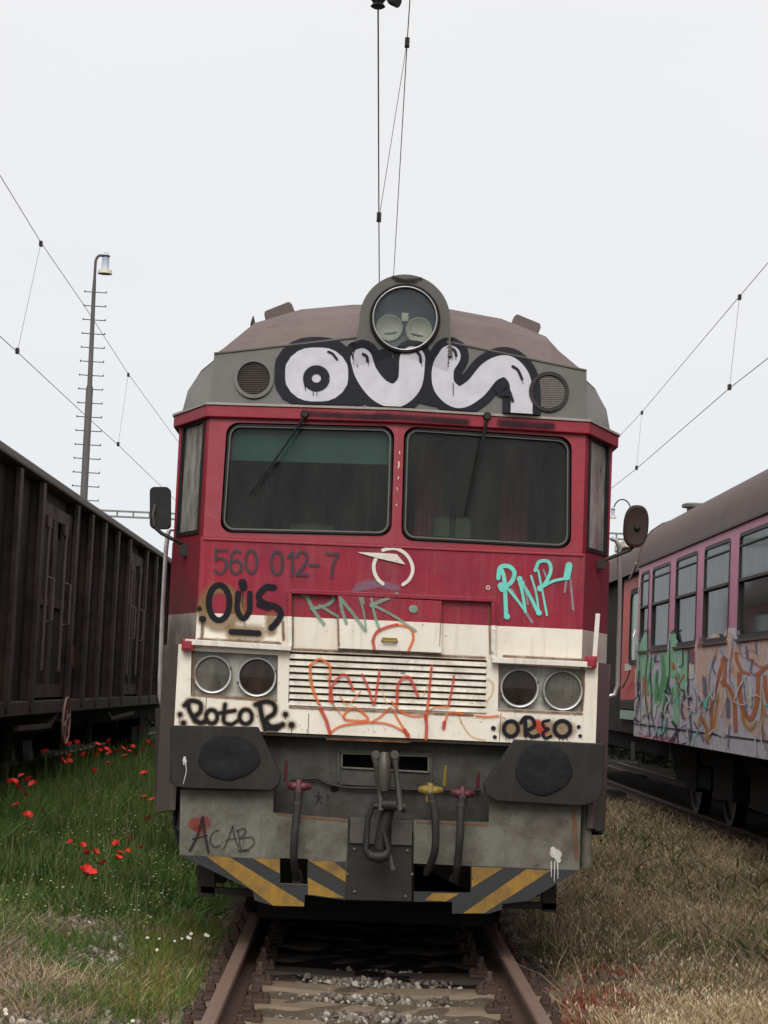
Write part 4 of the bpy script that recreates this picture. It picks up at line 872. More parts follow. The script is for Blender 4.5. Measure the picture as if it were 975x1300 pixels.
# sleepers
sl0 = empty('sleeper', (0,0,0), '', 'sleeper', 'concrete sleepers of the middle track')
m = MB(); V = []; nx_ = 26; prof_y = [(-.15,-.33),(-.145,-.185),(-.125,-.166),(.125,-.166),(.145,-.185),(.15,-.33)]
for i in range(nx_+1):
    x_ = -1.3+2.6*i/nx_; dip = .022*math.exp(-(x_/.42)**2)
    for y_, z_ in prof_y: V.append((x_, y_+(random.random()-.5)*.006, z_-(dip if z_ > -.2 else 0)+(random.random()-.5)*.005))
k = len(prof_y); F = [(i*k+j, i*k+j+1, (i+1)*k+j+1, (i+1)*k+j) for i in range(nx_) for j in range(k-1)]+[tuple(range(k)), tuple(reversed(range(nx_*k, nx_*k+k)))]
m.add(V, F).build('beam', M['concrete'], sl0, smooth=True, raw=True)
for s in (-1, 1):
    x0 = s*.7525
    bp = MB().box(x0-.19, x0+.19, -.075, .075, -.168, -.148).build('base_plate', M['clip'], sl0, raw=True, bevel=.003)
    for e_ in (-1, 1):
        cx0 = x0+e_*.115
        m = MB().box(cx0-.035, cx0+.035, -.045, .045, -.15, -.118); m.box(cx0-.022, cx0+.022, -.05, .05, -.118, -.105)
        m.lathe((cx0+e_*.005, 0, -.11), (0,0,1), [(.028,0),(.028,.022),(.016,.024),(.016,.052),(.012,.056),(0,.056)], 8); m.build('rail_clip', M['clip'], bp, raw=True)
        m = MB(); 
        m.lathe((x0+e_*.168, -.02, -.15), (0,0,1), [(.024,0),(.024,.02),(.014,.022),(.014,.034),(0,.036)], 6); m.build('screw_spike', M['clip'], bp, raw=True)
shademesh = [c_ for c_ in bpy.data.objects if c_.parent == sl0 and c_.name.startswith('beam')][0].data.copy(); shademesh.materials[0] = M['concreteshade']
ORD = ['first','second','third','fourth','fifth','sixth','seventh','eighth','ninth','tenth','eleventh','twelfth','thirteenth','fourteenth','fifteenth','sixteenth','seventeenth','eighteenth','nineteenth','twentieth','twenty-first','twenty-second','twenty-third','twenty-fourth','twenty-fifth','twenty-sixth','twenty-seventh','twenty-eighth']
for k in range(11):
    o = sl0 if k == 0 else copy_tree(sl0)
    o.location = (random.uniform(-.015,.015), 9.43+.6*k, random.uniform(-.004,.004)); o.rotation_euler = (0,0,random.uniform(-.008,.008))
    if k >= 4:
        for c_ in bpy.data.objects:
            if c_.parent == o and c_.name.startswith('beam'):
                c_.data = shademesh
    o['label'] = ['nearest concrete sleeper at the bottom edge between the rails','second nearest concrete sleeper with gravel before and behind it','third nearest concrete sleeper, tan with iron clips','fourth nearest concrete sleeper just in front of the shadow','fifth nearest concrete sleeper at the edge of the shadow'][k] if k < 5 else ORD[k]+' concrete sleeper from the camera, in the dark under the railcar'
# ballast stones
def stones(name, n, xr, yr, size, cols, label, dens=None, zoff=0):
    V=[];F=[];C=[]
    ico = [(0,0,1),(.89,0,.45),(.28,.85,.45),(-.72,.53,.45),(-.72,-.53,.45),(.28,-.85,.45),(.72,.53,-.45),(-.28,.85,-.45),(-.89,0,-.45),(-.28,-.85,-.45),(.72,-.53,-.45),(0,0,-1)]
    icf = [(0,1,2),(0,2,3),(0,3,4),(0,4,5),(0,5,1),(1,6,2),(2,7,3),(3,8,4),(4,9,5),(5,10,1),(6,7,2),(7,8,3),(8,9,4),(9,10,5),(10,6,1),(11,7,6),(11,8,7),(11,9,8),(11,10,9),(11,6,10)]
    for _ in range(n):
        x_ = random.uniform(*xr); y_ = random.uniform(*yr)
        if dens and random.random() > dens(x_, y_): continue
        r_ = random.uniform(*size)*(1 if random.random() < .85 else 1.5); rot = Euler((random.random()*6,random.random()*6,random.random()*6)).to_matrix(); sc = (random.uniform(.7,1.3),random.uniform(.6,1),random.uniform(.4,.8))
        c_ = Vector((x_, y_, float(gh(x_, y_))+zoff+r_*.25)); b0 = len(V); col = random.choice(cols); kk = random.uniform(.75,1.15)
        for v in ico:
            q = rot @ Vector((v[0]*sc[0]*random.uniform(.8,1.1), v[1]*sc[1]*random.uniform(.8,1.1), v[2]*sc[2])); V.append(c_+q*r_); C.append((col[0]*kk, col[1]*kk, col[2]*kk, 1))
        F += [tuple(b0+i for i in f) for f in icf]
    m = MB(); o = obj(name, V, F, M['stone'])
    a = o.data.color_attributes.new('Col', 'FLOAT_COLOR', 'POINT'); a.data.foreach_set('color', np.array(C, dtype=np.float32).ravel())
    return tag(o, label, None, None, 'stuff')
def attrmat(name, rough=.9, transl=0, spec=.2):
    m, t, b = mat(name); a = t.nodes.new('ShaderNodeAttribute'); a.attribute_name = 'Col'
    t.links.new(a.outputs['Color'], b.inputs['Base Color']); b.inputs['Roughness'].default_value = rough; b.inputs['Specular IOR Level'].default_value = spec
    if transl:
        tr = t.nodes.new('ShaderNodeBsdfTranslucent'); t.links.new(a.outputs['Color'], tr.inputs[0]); mx_ = t.nodes.new('ShaderNodeMixShader'); mx_.inputs[0].default_value = transl
        t.links.new(b.outputs[0], mx_.inputs[1]); t.links.new(tr.outputs[0], mx_.inputs[2]); t.links.new(mx_.outputs[0], t.nodes['Material Output'].inputs[0])
    return m
M['stone'] = attrmat('gravel_stone'); M['blade'] = attrmat('grass_blade', .8, .25, .15)
def trackd(x, y):
    ph = abs(((y-9.43+.3)%.6)-.3)   # distance to the sleeper centre
    return (1.0 if ph > .14 else .03)*math.exp(-((abs(x)-.05)/.27)**2)*1.2
cs_w = [(.30,.275,.235),(.17,.15,.12),(.14,.12,.10),(.22,.19,.15),(.10,.08,.065),(.12,.09,.07)]
cs_b = [(.10,.07,.055),(.13,.09,.065),(.075,.055,.045),(.17,.13,.10)]
stones('track_gravel', 3000, (-.58,.58), (9.0,12), (.010,.022), cs_w, 'pale and grey gravel lying between the concrete sleepers', trackd, .012)
stones('shoulder_ballast', 9000, (-1.75,1.75), (8.6,15), (.014,.032), cs_b+cs_b+[(.2,.17,.14)], 'brown rust stained ballast stones along both rails', lambda x, y: 0 if abs(x) < .62 else (1 if abs(x) < 1.15 else .25), .0)
def patch(x, y, seed=31, lo=.45, hi=.6): return float(clump(np.array([x]), np.array([y]), 1.9, seed, lo, hi)[0])
def vnoise(x, y, f, seed):
    r = np.random.default_rng(seed); T = r.random((64,64)); x = x*f+100; y = y*f+100
    i = np.floor(x).astype(int); j = np.floor(y).astype(int); u = x-i; v = y-j; u = u*u*(3-2*u); v = v*v*(3-2*v)
    g = lambda a, b_: T[a%64, b_%64]
    return (g(i,j)*(1-u)+g(i+1,j)*u)*(1-v)+(g(i,j+1)*(1-u)+g(i+1,j+1)*u)*v
def clump(x, y, f, seed, lo, hi):
    v = vnoise(x, y, f, seed)*.6+vnoise(x, y, f*2.7, seed+1)*.4; return np.clip((v-lo)/(hi-lo), 0, 1)
cs_l = cs_w+[(.42,.40,.36),(.34,.31,.27)]
stones('scattered_stones', 9000, (-3.4,-1.0), (8.6,13.2), (.008,.026), cs_l+cs_b, 'grey stones and gravel showing through the dry grass at left', lambda x, y: .12+.88*patch(x, y, 21, .56, .44))
stones('scattered_stones', 5000, (1.0,4.2), (8.6,12.5), (.008,.026), cs_l+cs_b, 'grey stones showing through the dry grass at right', lambda x, y: .08+.9*patch(x, y, 41, .5, .35)*(1 if y < 10.6 else .35))
# grass
def vnoise(x, y, f, seed):
    r = np.random.default_rng(seed); T = r.random((64,64)); x = x*f+100; y = y*f+100
    i = np.floor(x).astype(int); j = np.floor(y).astype(int); u = x-i; v = y-j; u = u*u*(3-2*u); v = v*v*(3-2*v)
    g = lambda a, b_: T[a%64, b_%64]
    return (g(i,j)*(1-u)+g(i+1,j)*u)*(1-v)+(g(i,j+1)*(1-u)+g(i+1,j+1)*u)*v
def blades(name, x, y, h, wd, cols, label, droop=.35, jit=.25, lean=.25, z0=None, seg=(0,.45,.8,1)):
    n = len(x); z = gh(x, y) if z0 is None else z0; az = rng.random(n)*2*np.pi; fa = rng.random(n)*np.pi
    ln = lean*(rng.random(n)**1.2)*h; dr = droop*rng.random(n)*h; dx, dy = np.cos(az), np.sin(az); wx, wy = np.cos(fa)*wd/2, np.sin(fa)*wd/2*.5
    V = np.zeros((n, 7, 3), np.float32); k = 0
    for ti, tt in enumerate(seg):
        off = ln*tt+dr*tt*tt; zz = z-.01+h*(tt-.25*(droop)*tt*tt)
        cx = x+dx*off; cy = y+dy*off; ww = [1, .85, .5, 0][ti]
        if ti < 3:
            V[:, k] = np.stack([cx-wx*ww, cy-wy*ww, zz], -1); V[:, k+1] = np.stack([cx+wx*ww, cy+wy*ww, zz], -1); k += 2
        else: V[:, k] = np.stack([cx, cy, zz], -1)
    b0 = (np.arange(n)*7)[:, None]
    quads = np.concatenate([b0+np.array([[0,1,3,2]]), b0+np.array([[2,3,5,4]])], 0); tris = b0+np.array([[4,5,6]])
    me = bpy.data.meshes.new(name); me.vertices.add(n*7); me.vertices.foreach_set('co', V.reshape(-1))
    loops = np.concatenate([quads.reshape(-1), tris.reshape(-1)]); me.loops.add(len(loops)); me.loops.foreach_set('vertex_index', loops.astype(np.int32))
    nq, ntri = len(quads), len(tris); me.polygons.add(nq+ntri)
    st = np.concatenate([np.arange(nq)*4, nq*4+np.arange(ntri)*3]); me.polygons.foreach_set('loop_start', st.astype(np.int32))
    me.update(calc_edges=True); me.validate()
    C = cols*(1+jit*(rng.random((n,1))-.5)*2); C = np.repeat(np.concatenate([C, np.ones((n,1))], 1)[:, None, :], 7, 1).astype(np.float32)
    a = me.color_attributes.new('Col', 'FLOAT_COLOR', 'POINT'); a.data.foreach_set('color', np.clip(C,0,1).ravel())
    me.materials.append(M['blade']); o = bpy.data.objects.new(name, me); COL.objects.link(o)
    return tag(o, label, None, None, 'stuff'), V
def pick(n, *cs):
    c = np.array(cs); return c[rng.integers(0, len(c), n)]
def sample(n, xr, y0, y1, p=1.6):
    u = rng.random(n); y = (y0**(-p+1)+(y1**(-p+1)-y0**(-p+1))*u)**(1/(-p+1)); return rng.uniform(xr[0], xr[1], n), y
def clump(x, y, f, seed, lo, hi):
    v = vnoise(x, y, f, seed)*.6+vnoise(x, y, f*2.7, seed+1)*.4; return np.clip((v-lo)/(hi-lo), 0, 1)
GR = ((.048,.105,.020),(.066,.130,.025),(.036,.080,.016),(.090,.140,.032),(.115,.145,.042))
DRY = ((.30,.235,.15),(.24,.18,.11),(.36,.29,.19),(.19,.135,.08),(.27,.19,.115),(.15,.10,.065))
# left: tall green meadow
x, y = sample(150000, (-4.6,-1.02), 8.6, 40, 1.9)
edge = 12.7+.9*(vnoise(x, y*0, .9, 3)-.5)+1.2*(vnoise(x, y, 1.3, 4)-.5)-.8*np.clip((x+2.7)/-.8,-.3,1)-1.4*np.exp(-((x+1.25)/.3)**2)
keep = rng.random(len(x)) < np.clip((y-edge)/.8, .0, 1)*(.55+.45*clump(x, y, 2.2, 5, .25,.6))
x, y = x[keep], y[keep]
hg = np.clip(.13+.035*(y-12.5), .11, .38)*(.35+1.15*vnoise(x,y,2.2,9))*np.clip(1.25-.75*np.clip((x+1.75)/.6,0,1),.3,1.2)*rng.uniform(.5,1.15,len(x))*np.where(y>24,1.15,1)
blades('green_grass', x, y, hg, .0045+.00028*y, pick(len(x), *GR)*(.58+.68*vnoise(x,y,1.1,77))[:,None], 'tall green meadow grass between the brown wagon and the railcar', droop=.7, lean=.6)
# fine stems with yellowish tips through the green
xv, yv = sample(30000, (-4.1,-2.95), 13.5, 34, 1.5)
hv = (.27+.32*vnoise(xv,yv,1.8,13))*np.clip((yv-12.5)/3,.3,1)*rng.uniform(.6,1.1,len(xv))
blades('green_grass', xv, yv, hv, .006+.0003*yv, pick(len(xv), *GR)*(.6+.8*vnoise(xv,yv,1.3,78))[:,None], 'tallest green grass in a verge along the brown wagon', droop=.7, lean=.5)
# broad weed leaves through the meadow
xb, yb_ = sample(16000, (-3.6,-1.1), 12.4, 30, 1.8); kb = rng.random(len(xb)) < clump(xb, yb_, 1.6, 88, .4,.65); xb, yb_ = xb[kb], yb_[kb]
blades('broad_leaves', xb, yb_, rng.uniform(.10,.26,len(xb))*np.clip(.5+.08*(yb_-12),.5,1.3), rng.uniform(.014,.030,len(xb)), pick(len(xb),(.045,.10,.02),(.07,.13,.03),(.10,.15,.04),(.035,.075,.02)), 'broad leaved weeds growing through the green grass', droop=1.0, lean=.9)
k_ = rng.random(len(x)) < .09
blades('meadow_stems', x[k_], y[k_], hg[k_]*1.25+.04, np.full(k_.sum(), .004)+.0001*y[k_], pick(k_.sum(), (.13,.15,.05),(.20,.17,.09),(.10,.13,.04)), 'thin yellowish stems standing above the green grass', droop=.2)
# left foreground: straw with green tufts
x, y = sample(52000, (-3.4,-.98), 8.3, 14, 1.8)
dd = clump(x, y, 2.6, 21, .30,.55); keep = rng.random(len(x)) < .04+.50*dd; x, y, dd = x[keep], y[keep], dd[keep]; dtone = (.7+.8*vnoise(x, y, 1.4, 22))[:,None]
blades('dry_grass', x, y, rng.uniform(.03,.12,len(x))*(.6+.8*dd), rng.uniform(.003,.007,len(x)), pick(len(x), *DRY)*dtone, 'short straw coloured grass and litter at the lower left', droop=.9, lean=1.1)
x, y = sample(60000, (-3.4,-.93), 8.3, 13.6, 1.8)
dd = clump(x, y, 2.2, 31, .50,.66)*.8; nearrail = np.exp(-((x+1.18)/.24)**2)*np.clip((y-9.6)/.5,0,1); keep = rng.random(len(x)) < np.clip(dd*.8+nearrail*.9, 0, 1); x, y, nr = x[keep], y[keep], nearrail[keep]
blades('green_tufts', x, y, rng.uniform(.05,.15,len(x)), rng.uniform(.003,.006,len(x)), np.where((rng.random(len(x)) < .55*nr)[:,None], pick(len(x),(.20,.17,.03),(.17,.13,.03),(.14,.15,.03)), pick(len(x), *GR[:4], (.10,.15,.03))), 'green and yellowish tufts among the straw beside the left rail', droop=.5, lean=.5)
# right: dry cheat grass with drooping seed heads
x, y = sample(120000, (.98,4.7), 8.3, 32, 1.75)
dd = .16+.84*clump(x, y, 1.8, 41, .34,.55); keep = rng.random(len(x)) < dd*np.clip((x-.98)/.25,.15,1)*(1-.75*clump(x, y, 3.1, 97, .60,.70)); x, y = x[keep], y[keep]
tone = vnoise(x, y, .9, 51); hr = rng.uniform(.05,.22,len(x))*(.45+1.0*vnoise(x,y,1.6,52)*clump(x,y,4,53,.2,.7)+.1)
near = np.clip((12.5-y)/3, 0, 1)
Cc = pick(len(x), *DRY)*(.50+.70*tone+.55*near)[:,None]; Cc[:,2] *= .92
_, V = blades('dry_grass', x, y, hr, .0035+.0002*y, Cc, 'straw coloured dry grass right of the track', droop=.9, lean=.7)
xt, yt = sample(26000, (1.05,4.6), 8.6, 30, 1.6); kt = rng.random(len(xt)) < clump(xt, yt, 2.4, 93, .56,.70); xt, yt = xt[kt], yt[kt]
blades('dry_tussock', xt, yt, rng.uniform(.14,.34,len(xt)), .004+.0002*yt, pick(len(xt), *DRY)*rng.uniform(.7,1.25,(len(xt),1)), 'taller clumps of straw standing out of the dry grass at right', droop=.9, lean=.8)
xt, yt = sample(6000, (2.2,3.75), 12, 30, 1.4); kt = rng.random(len(xt)) < clump(xt, yt, 1.9, 95, .52,.70); xt, yt = xt[kt], yt[kt]
blades('broad_leaves', xt, yt, rng.uniform(.10,.34,len(xt)), rng.uniform(.012,.028,len(xt)), pick(len(xt),(.06,.07,.03),(.12,.09,.05),(.10,.075,.04),(.16,.12,.075)), 'low leafy weeds along the edge of the coach shadow', droop=1.0, lean=.8)
# seed heads
k_ = rng.random(len(x)) < .5; T = V[k_, 6]; nS = len(T); az = rng.random(nS)*2*np.pi; L_ = rng.uniform(.016,.034,nS)*(.8+.02*T[:,1]); w_ = L_*.11
d_ = np.stack([np.cos(az)*.5, np.sin(az)*.5, -np.full(nS,.86)], -1)*L_[:,None]; sd = np.stack([-np.sin(az)+.4, np.cos(az)*.3, np.zeros(nS)], -1)*w_[:,None]
Q = np.stack([T, T+d_*.45+sd, T+d_, T+d_*.45-sd], 1).reshape(-1,3)
me = bpy.data.meshes.new('seed_heads'); fs = [(4*i,4*i+1,4*i+2,4*i+3) for i in range(nS)]; me.from_pydata(Q.tolist(), [], fs)
cc = np.repeat(np.concatenate([pick(nS,(.42,.34,.23),(.34,.26,.17),(.50,.42,.30),(.28,.19,.12))*(.75+.5*near[k_])[:,None], np.ones((nS,1))],1)[:,None,:],4,1)
a = me.color_attributes.new('Col','FLOAT_COLOR','POINT'); a.data.foreach_set('color', cc.astype(np.float32).ravel()); me.materials.append(M['blade'])
o = bpy.data.objects.new('seed_heads', me); COL.objects.link(o); tag(o, 'drooping pale seed heads of the dry grass at right', None, None, 'stuff')
# greener and redder plants through the straw on the right
x, y = sample(26000, (.98,4.6), 8.3, 26, 1.7); keep = rng.random(len(x)) < clump(x, y, 1.7, 61, .55,.72)*.8; x, y = x[keep], y[keep]
blades('green_tufts', x, y, rng.uniform(.05,.18,len(x)), rng.uniform(.006,.016,len(x)), pick(len(x), (.06,.10,.025),(.09,.12,.03),(.05,.075,.02)), 'dull green plants scattered in the straw at right', droop=.6, lean=.6)
x, y = sample(30000, (.93,2.6), 8.4, 12.5, 1.7); keep = rng.random(len(x)) < np.clip(clump(x, y, 2.6, 71, .52,.66)*.6+.95*np.exp(-((x-1.15)/.22)**2)*np.clip((11.4-y)/.6,0,1), 0, 1); x, y = x[keep], y[keep]
blades('red_stonecrop', x, y, rng.uniform(.03,.09,len(x)), rng.uniform(.005,.009,len(x)), pick(len(x), (.24,.03,.035),(.17,.022,.03),(.28,.06,.04),(.10,.12,.03)), 'low reddish ground cover beside the right rail', droop=.3, lean=.6)
# small white and yellow specks in the meadow
def specks(name, n, xr, y0, y1, cols, label, hf, keepf=None):
    x, y = sample(n, xr, y0, y1, 1.7)
    if keepf is not None: kk = keepf(x, y); x, y = x[kk], y[kk]
    z = gh(x, y)+hf(x, y); V=[]; F=[]; C=[]
    for i in range(len(x)):
        r_ = random.uniform(.005,.009); b0=len(V); c_ = Vector((x[i],y[i],z[i])); cc = random.choice(cols)
        for v in ((r_,0,0),(0,r_,0),(-r_,0,0),(0,-r_,0),(0,0,r_*.8),(0,0,-r_*.8)): V.append(c_+Vector(v)); C.append((*cc,1))
        F += [tuple(b0+q for q in f) for f in ((0,1,4),(1,2,4),(2,3,4),(3,0,4),(1,0,5),(2,1,5),(3,2,5),(0,3,5))]
    o = obj(name, V, F, M['stone']); a = o.data.color_attributes.new('Col','FLOAT_COLOR','POINT'); a.data.foreach_set('color', np.array(C,np.float32).ravel()); tag(o, label, None, None, 'stuff')
specks('tiny_flowers', 700, (-3.6,-1.4), 12.6, 22, [(.45,.42,.20),(.38,.36,.12),(.5,.48,.38)], 'tiny pale yellow flowers dotted through the green grass', lambda x, y: np.clip(.10+.03*(y-12.5),.1,.33)*rng.uniform(.6,1.2,len(x)))
# poppies
M['petal'] = paint('poppy_petal', (.62,.022,.012), (.35,.01,.01), .5, .6, streak=False, scale=60, vec='obj', bmp=0); M['stem'] = paint('flower_stem', (.05,.09,.02), (.03,.05,.015), .4, .8, streak=False, vec='obj', bmp=0); M['ovary'] = paint('poppy_centre', (.02,.02,.02), (.04,.05,.02), .5, .8, streak=False, vec='obj', bmp=0)
def poppy_proto():
    r = empty('poppy', (0,0,0), '', 'poppy', 'red poppies in the grass')
    MB().tube([(0,0,-.42),(.012,.004,-.2),(.0,0,0)], [.004,.003,.003], 5).build('stem', M['stem'], r, raw=True)
    V=[];F=[]
    for k in range(4):
        a0 = k*math.pi/2+.3; b0 = len(V); na, nr = 6, 4
        for i in range(nr+1):
            rr = .046*i/nr
            for j in range(na+1):
                a = a0+(j/na-.5)*2.0; z = .012+.030*(i/nr)**1.3+(.003 if k%2 else 0)+.005*math.sin(j*2.4+k)*(i/nr); rr2 = rr*(1-.12*abs(j/na-.5)*2+.05*math.sin(j*2+k))
                V.append((rr2*math.cos(a), rr2*math.sin(a), z))
        F += [(b0+i*(na+1)+j, b0+i*(na+1)+j+1, b0+(i+1)*(na+1)+j+1, b0+(i+1)*(na+1)+j) for i in range(nr) for j in range(na)]
    fl = MB().add(V,F).build('flower', M['petal'], r, smooth=True, raw=True)
    MB().lathe((0,0,.012), (0,0,1), [(.003,-.01),(.009,0),(.010,.010),(.006,.015),(0,.015)], 8).build('centre', M['ovary'], fl, raw=True)
    return r
pp = poppy_proto()
back = [(722,520),(760,588),(820,578),(803,605),(742,622),(393,590),(360,600),(500,598),(565,584),(545,625),(515,630),(598,634),(627,617),(683,608),(668,632),(700,643),(645,657),(502,655),(570,645),(433,655),(363,658),(360,682),(237,640),(312,684),(562,695),(487,735),(745,750)]
allp = [(a/4.0625, 800+b/4.0625, 'back') for a, b in back]+[(a/4.0625, 800+b/4.0625, 'edge') for a, b in ((116,760),(148,787),(172,806),(70,793),(45,795))]
allp += [(a/2.955, 920+b/2.955, 'edge') for a, b in ((105,268),(60,243),(63,308),(102,350))]+[(a/2.955, 920+b/2.955, 'train') for a, b in ((543,278),(573,288),(638,326),(560,357))]
allp += [(a/2.955, 920+b/2.955, 'mid') for a, b in ((265,443),(307,457),(320,482),(332,490),(355,483),(438,452),(492,432),(478,480),(449,488),(440,508),(388,530),(325,542),(535,465))]+[(324/2.955, 920+572/2.955, 'big')]
LB = {'back': 'red poppy in the row at the shadow edge beyond the green grass', 'edge': 'red poppy at the left edge of the green grass beside the wagon', 'train': 'red poppy in the grass beside the buffer of the railcar', 'mid': 'small red poppy in the middle of the green grass', 'big': 'largest and nearest red poppy in the green grass'}
for k, (px, py, w_) in enumerate(allp):
    o = pp if k == 0 else copy_tree(pp)
    hor = 870+.044*(px-452); up = py-hor; lat = 452-px+.044*(870-py)
    hh = .50 if w_ == 'back' else .40 if w_ in ('edge','train') else .24
    gz = -.07
    Y = FPX*(1.48-gz-hh)/up; Ymax = (2.98-.175)*FPX/max(lat, 1); Y = min(Y, Ymax)
    o.location = PY(Y)(px, py); sc = 1.25 if w_ == 'big' else random.uniform(.62,.98)*(1.0 if w_ in ('back','edge') else .72); 
    o.rotation_euler = (0, 0, random.random()*.4)
    for c_ in bpy.data.objects:
        if c_.parent == o and c_.name.startswith('stem'): c_.scale = (1, 1, max(.2, (o.location.z-float(gh(o.location.x, o.location.y)))/.42))
        elif c_.parent == o: c_.scale = (sc, sc, sc); c_.rotation_euler = (random.uniform(.2,.85), random.uniform(-.4,.4), random.random()*6)
    o['cl'] = w_; o['pxx'] = px; o['group'] = {'back':'poppies at the shadow edge','edge':'poppies beside the wagon','train':'poppies beside the buffer','mid':'poppies in the middle of the grass','big':'poppies in the middle of the grass'}[w_]
def number_labels(objs, key, text):
    for i, o in enumerate(sorted(objs, key=key)): o['label'] = text % ORD[i]
pops = [o for o in bpy.data.objects if o.get('cl')]
for c_, t_ in (('back','%s red poppy from the left in the row at the shadow edge'),('edge','%s red poppy from the left beside the shadow of the brown wagon'),('train','%s red poppy from the left beside the railcar buffer'),('mid','%s small red poppy from the left in the middle of the grass')):
    number_labels([o for o in pops if o['cl'] == c_], lambda o: o['pxx'], t_)
for o in pops:
    if o['cl'] == 'big': o['label'] = LB['big']
    del o['cl']; del o['pxx']
# daisies beside the left rail
M['daisy'] = paint('daisy_petal', (.75,.75,.68), (.5,.5,.4), .3, .7, streak=False, vec='obj', bmp=0); M['daisyc'] = paint('daisy_centre', (.5,.35,.03), (.3,.2,.02), .3, .7, streak=False, vec='obj', bmp=0)
dr_ = empty('daisy', (0,0,0), 'small white daisy in the green tufts beside the left rail', 'daisy', 'white daisies beside the left rail')
MB().tube([(0,0,-.16),(.006,0,-.08),(0,0,0)], .002, 5).build('stem', M['stem'], dr_, raw=True)
V=[(0,0,0)];F=[]
for k in range(10):
    a=k*math.pi/5; b0=len(V); V += [(.004*math.cos(a-.3),.004*math.sin(a-.3),.001),(.013*math.cos(a-.2),.013*math.sin(a-.2),.003),(.013*math.cos(a+.2),.013*math.sin(a+.2),.003),(.004*math.cos(a+.3),.004*math.sin(a+.3),.001)]; F.append((b0,b0+1,b0+2,b0+3))
fl = MB().add(V[1:],[tuple(i-1 for i in f) for f in F]).build('petals', M['daisy'], dr_, raw=True); MB().lathe((0,0,.001),(0,0,1),[(.006,0),(.005,.003),(0,.004)],8).build('centre', M['daisyc'], fl, raw=True)
for k, (a, b_) in enumerate(((553,800),(598,803),(683,803),(705,798),(717,785),(713,802),(772,789),(781,793),(655,812),(589,845),(498,1112),(20,1070),(22,1085))):
    o = dr_ if k == 0 else copy_tree(dr_)
    px, py = a/2.955, 920+b_/2.955; Y = FPX*(1.48+.02)/(py-860); o.location = PY(Y)(px, py); o.rotation_euler = (random.uniform(.5,1.1), random.uniform(-.4,.4), 0); s_ = random.uniform(.5,.8); o.scale = (s_,)*3
    if k < 10: o['label'] = ORD[sorted([553,598,683,705,717,713,772,781,655,589]).index(a)]+' white daisy from the left in the tufts beside the left rail'
    if k >= 10: o['label'] = ['tiny white daisy at the bottom edge left of the rail','tiny white daisy in the lower left corner, upper of two','tiny white daisy in the lower left corner, lower of two'][k-10]
# taller weeds
M['leaf'] = paint('weed_leaf', (.075,.115,.035), (.12,.12,.05), .5, .7, streak=False, scale=30, vec='obj', bmp=0)
def weed(px, py, Y, h, label, n=14, seed=1):
    random.seed(seed); base = PY(Y)(px, py); base.z = float(gh(base.x, base.y)); r = empty('weed', base, label, 'weed', 'weeds in the dry grass')
    st = MB(); lf = MB()
    for q in range(3):
        dx, dy = random.uniform(-.08,.08), random.uniform(-.08,.08); P = [(0,0,0),(dx*.4,dy*.4,h*.5),(dx,dy,h*random.uniform(.75,1))]; st.tube(P, [.005,.004,.002], 5)
        for k in range(n):
            t_ = random.uniform(.25,1); c_ = Vector(P[0]).lerp(Vector(P[2]), t_); a = random.random()*6.3; l_ = random.uniform(.03,.06); d_ = Vector((math.cos(a), math.sin(a), random.uniform(0,.8))).normalized()*l_; s_ = d_.cross(Vector((0,0,1))).normalized()*l_*.22
            lf.add([c_, c_+d_*.5+s_, c_+d_, c_+d_*.5-s_, c_+d_*.5-Vector((0,0,.004))], [(0,1,2),(0,2,3),(0,4,1),(0,3,4)])
    st.build('stem', M['stem'], r, raw=True); lf.build('leaves', M['leaf'], r, raw=True); return r
weed(822, 1060, 19.5, .42, 'tallest leafy green weed at the shadow edge right of the railcar', 18, 3)
weed(857, 1072, 19.0, .30, 'lower leafy weed just right of the tallest one at the shadow edge', 14, 4)
weed(790, 1040, 21.0, .30, 'leafy weed nearest the railcar buffer at the shadow edge', 12, 5)
weed(812, 1098, 16.5, .30, 'thin weed in the straw just in front of the tallest weed', 6, 6)
weed(94, 958, 25.0, .55, 'dark leafy weed below the handwheel of the wagon', 18, 8)
random.seed(99)

# dark foliage added beyond the outer tracks to block light under the vehicles
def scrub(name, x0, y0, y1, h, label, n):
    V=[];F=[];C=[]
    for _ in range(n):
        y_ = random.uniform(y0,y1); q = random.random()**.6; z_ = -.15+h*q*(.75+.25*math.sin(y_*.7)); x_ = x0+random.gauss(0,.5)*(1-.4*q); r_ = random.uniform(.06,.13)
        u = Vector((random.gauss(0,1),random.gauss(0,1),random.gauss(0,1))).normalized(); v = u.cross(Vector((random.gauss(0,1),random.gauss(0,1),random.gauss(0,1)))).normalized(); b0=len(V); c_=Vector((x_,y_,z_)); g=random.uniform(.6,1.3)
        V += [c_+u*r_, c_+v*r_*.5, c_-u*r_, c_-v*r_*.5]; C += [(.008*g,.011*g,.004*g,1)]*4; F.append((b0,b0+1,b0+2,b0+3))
    o = obj(name, V, F, M['blade']); a = o.data.color_attributes.new('Col','FLOAT_COLOR','POINT'); a.data.foreach_set('color', np.array(C,np.float32).ravel()); tag(o, label, None, None, 'stuff')
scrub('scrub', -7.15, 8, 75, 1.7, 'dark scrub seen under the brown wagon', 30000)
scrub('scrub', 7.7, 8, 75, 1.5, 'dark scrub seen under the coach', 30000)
random.seed(99)
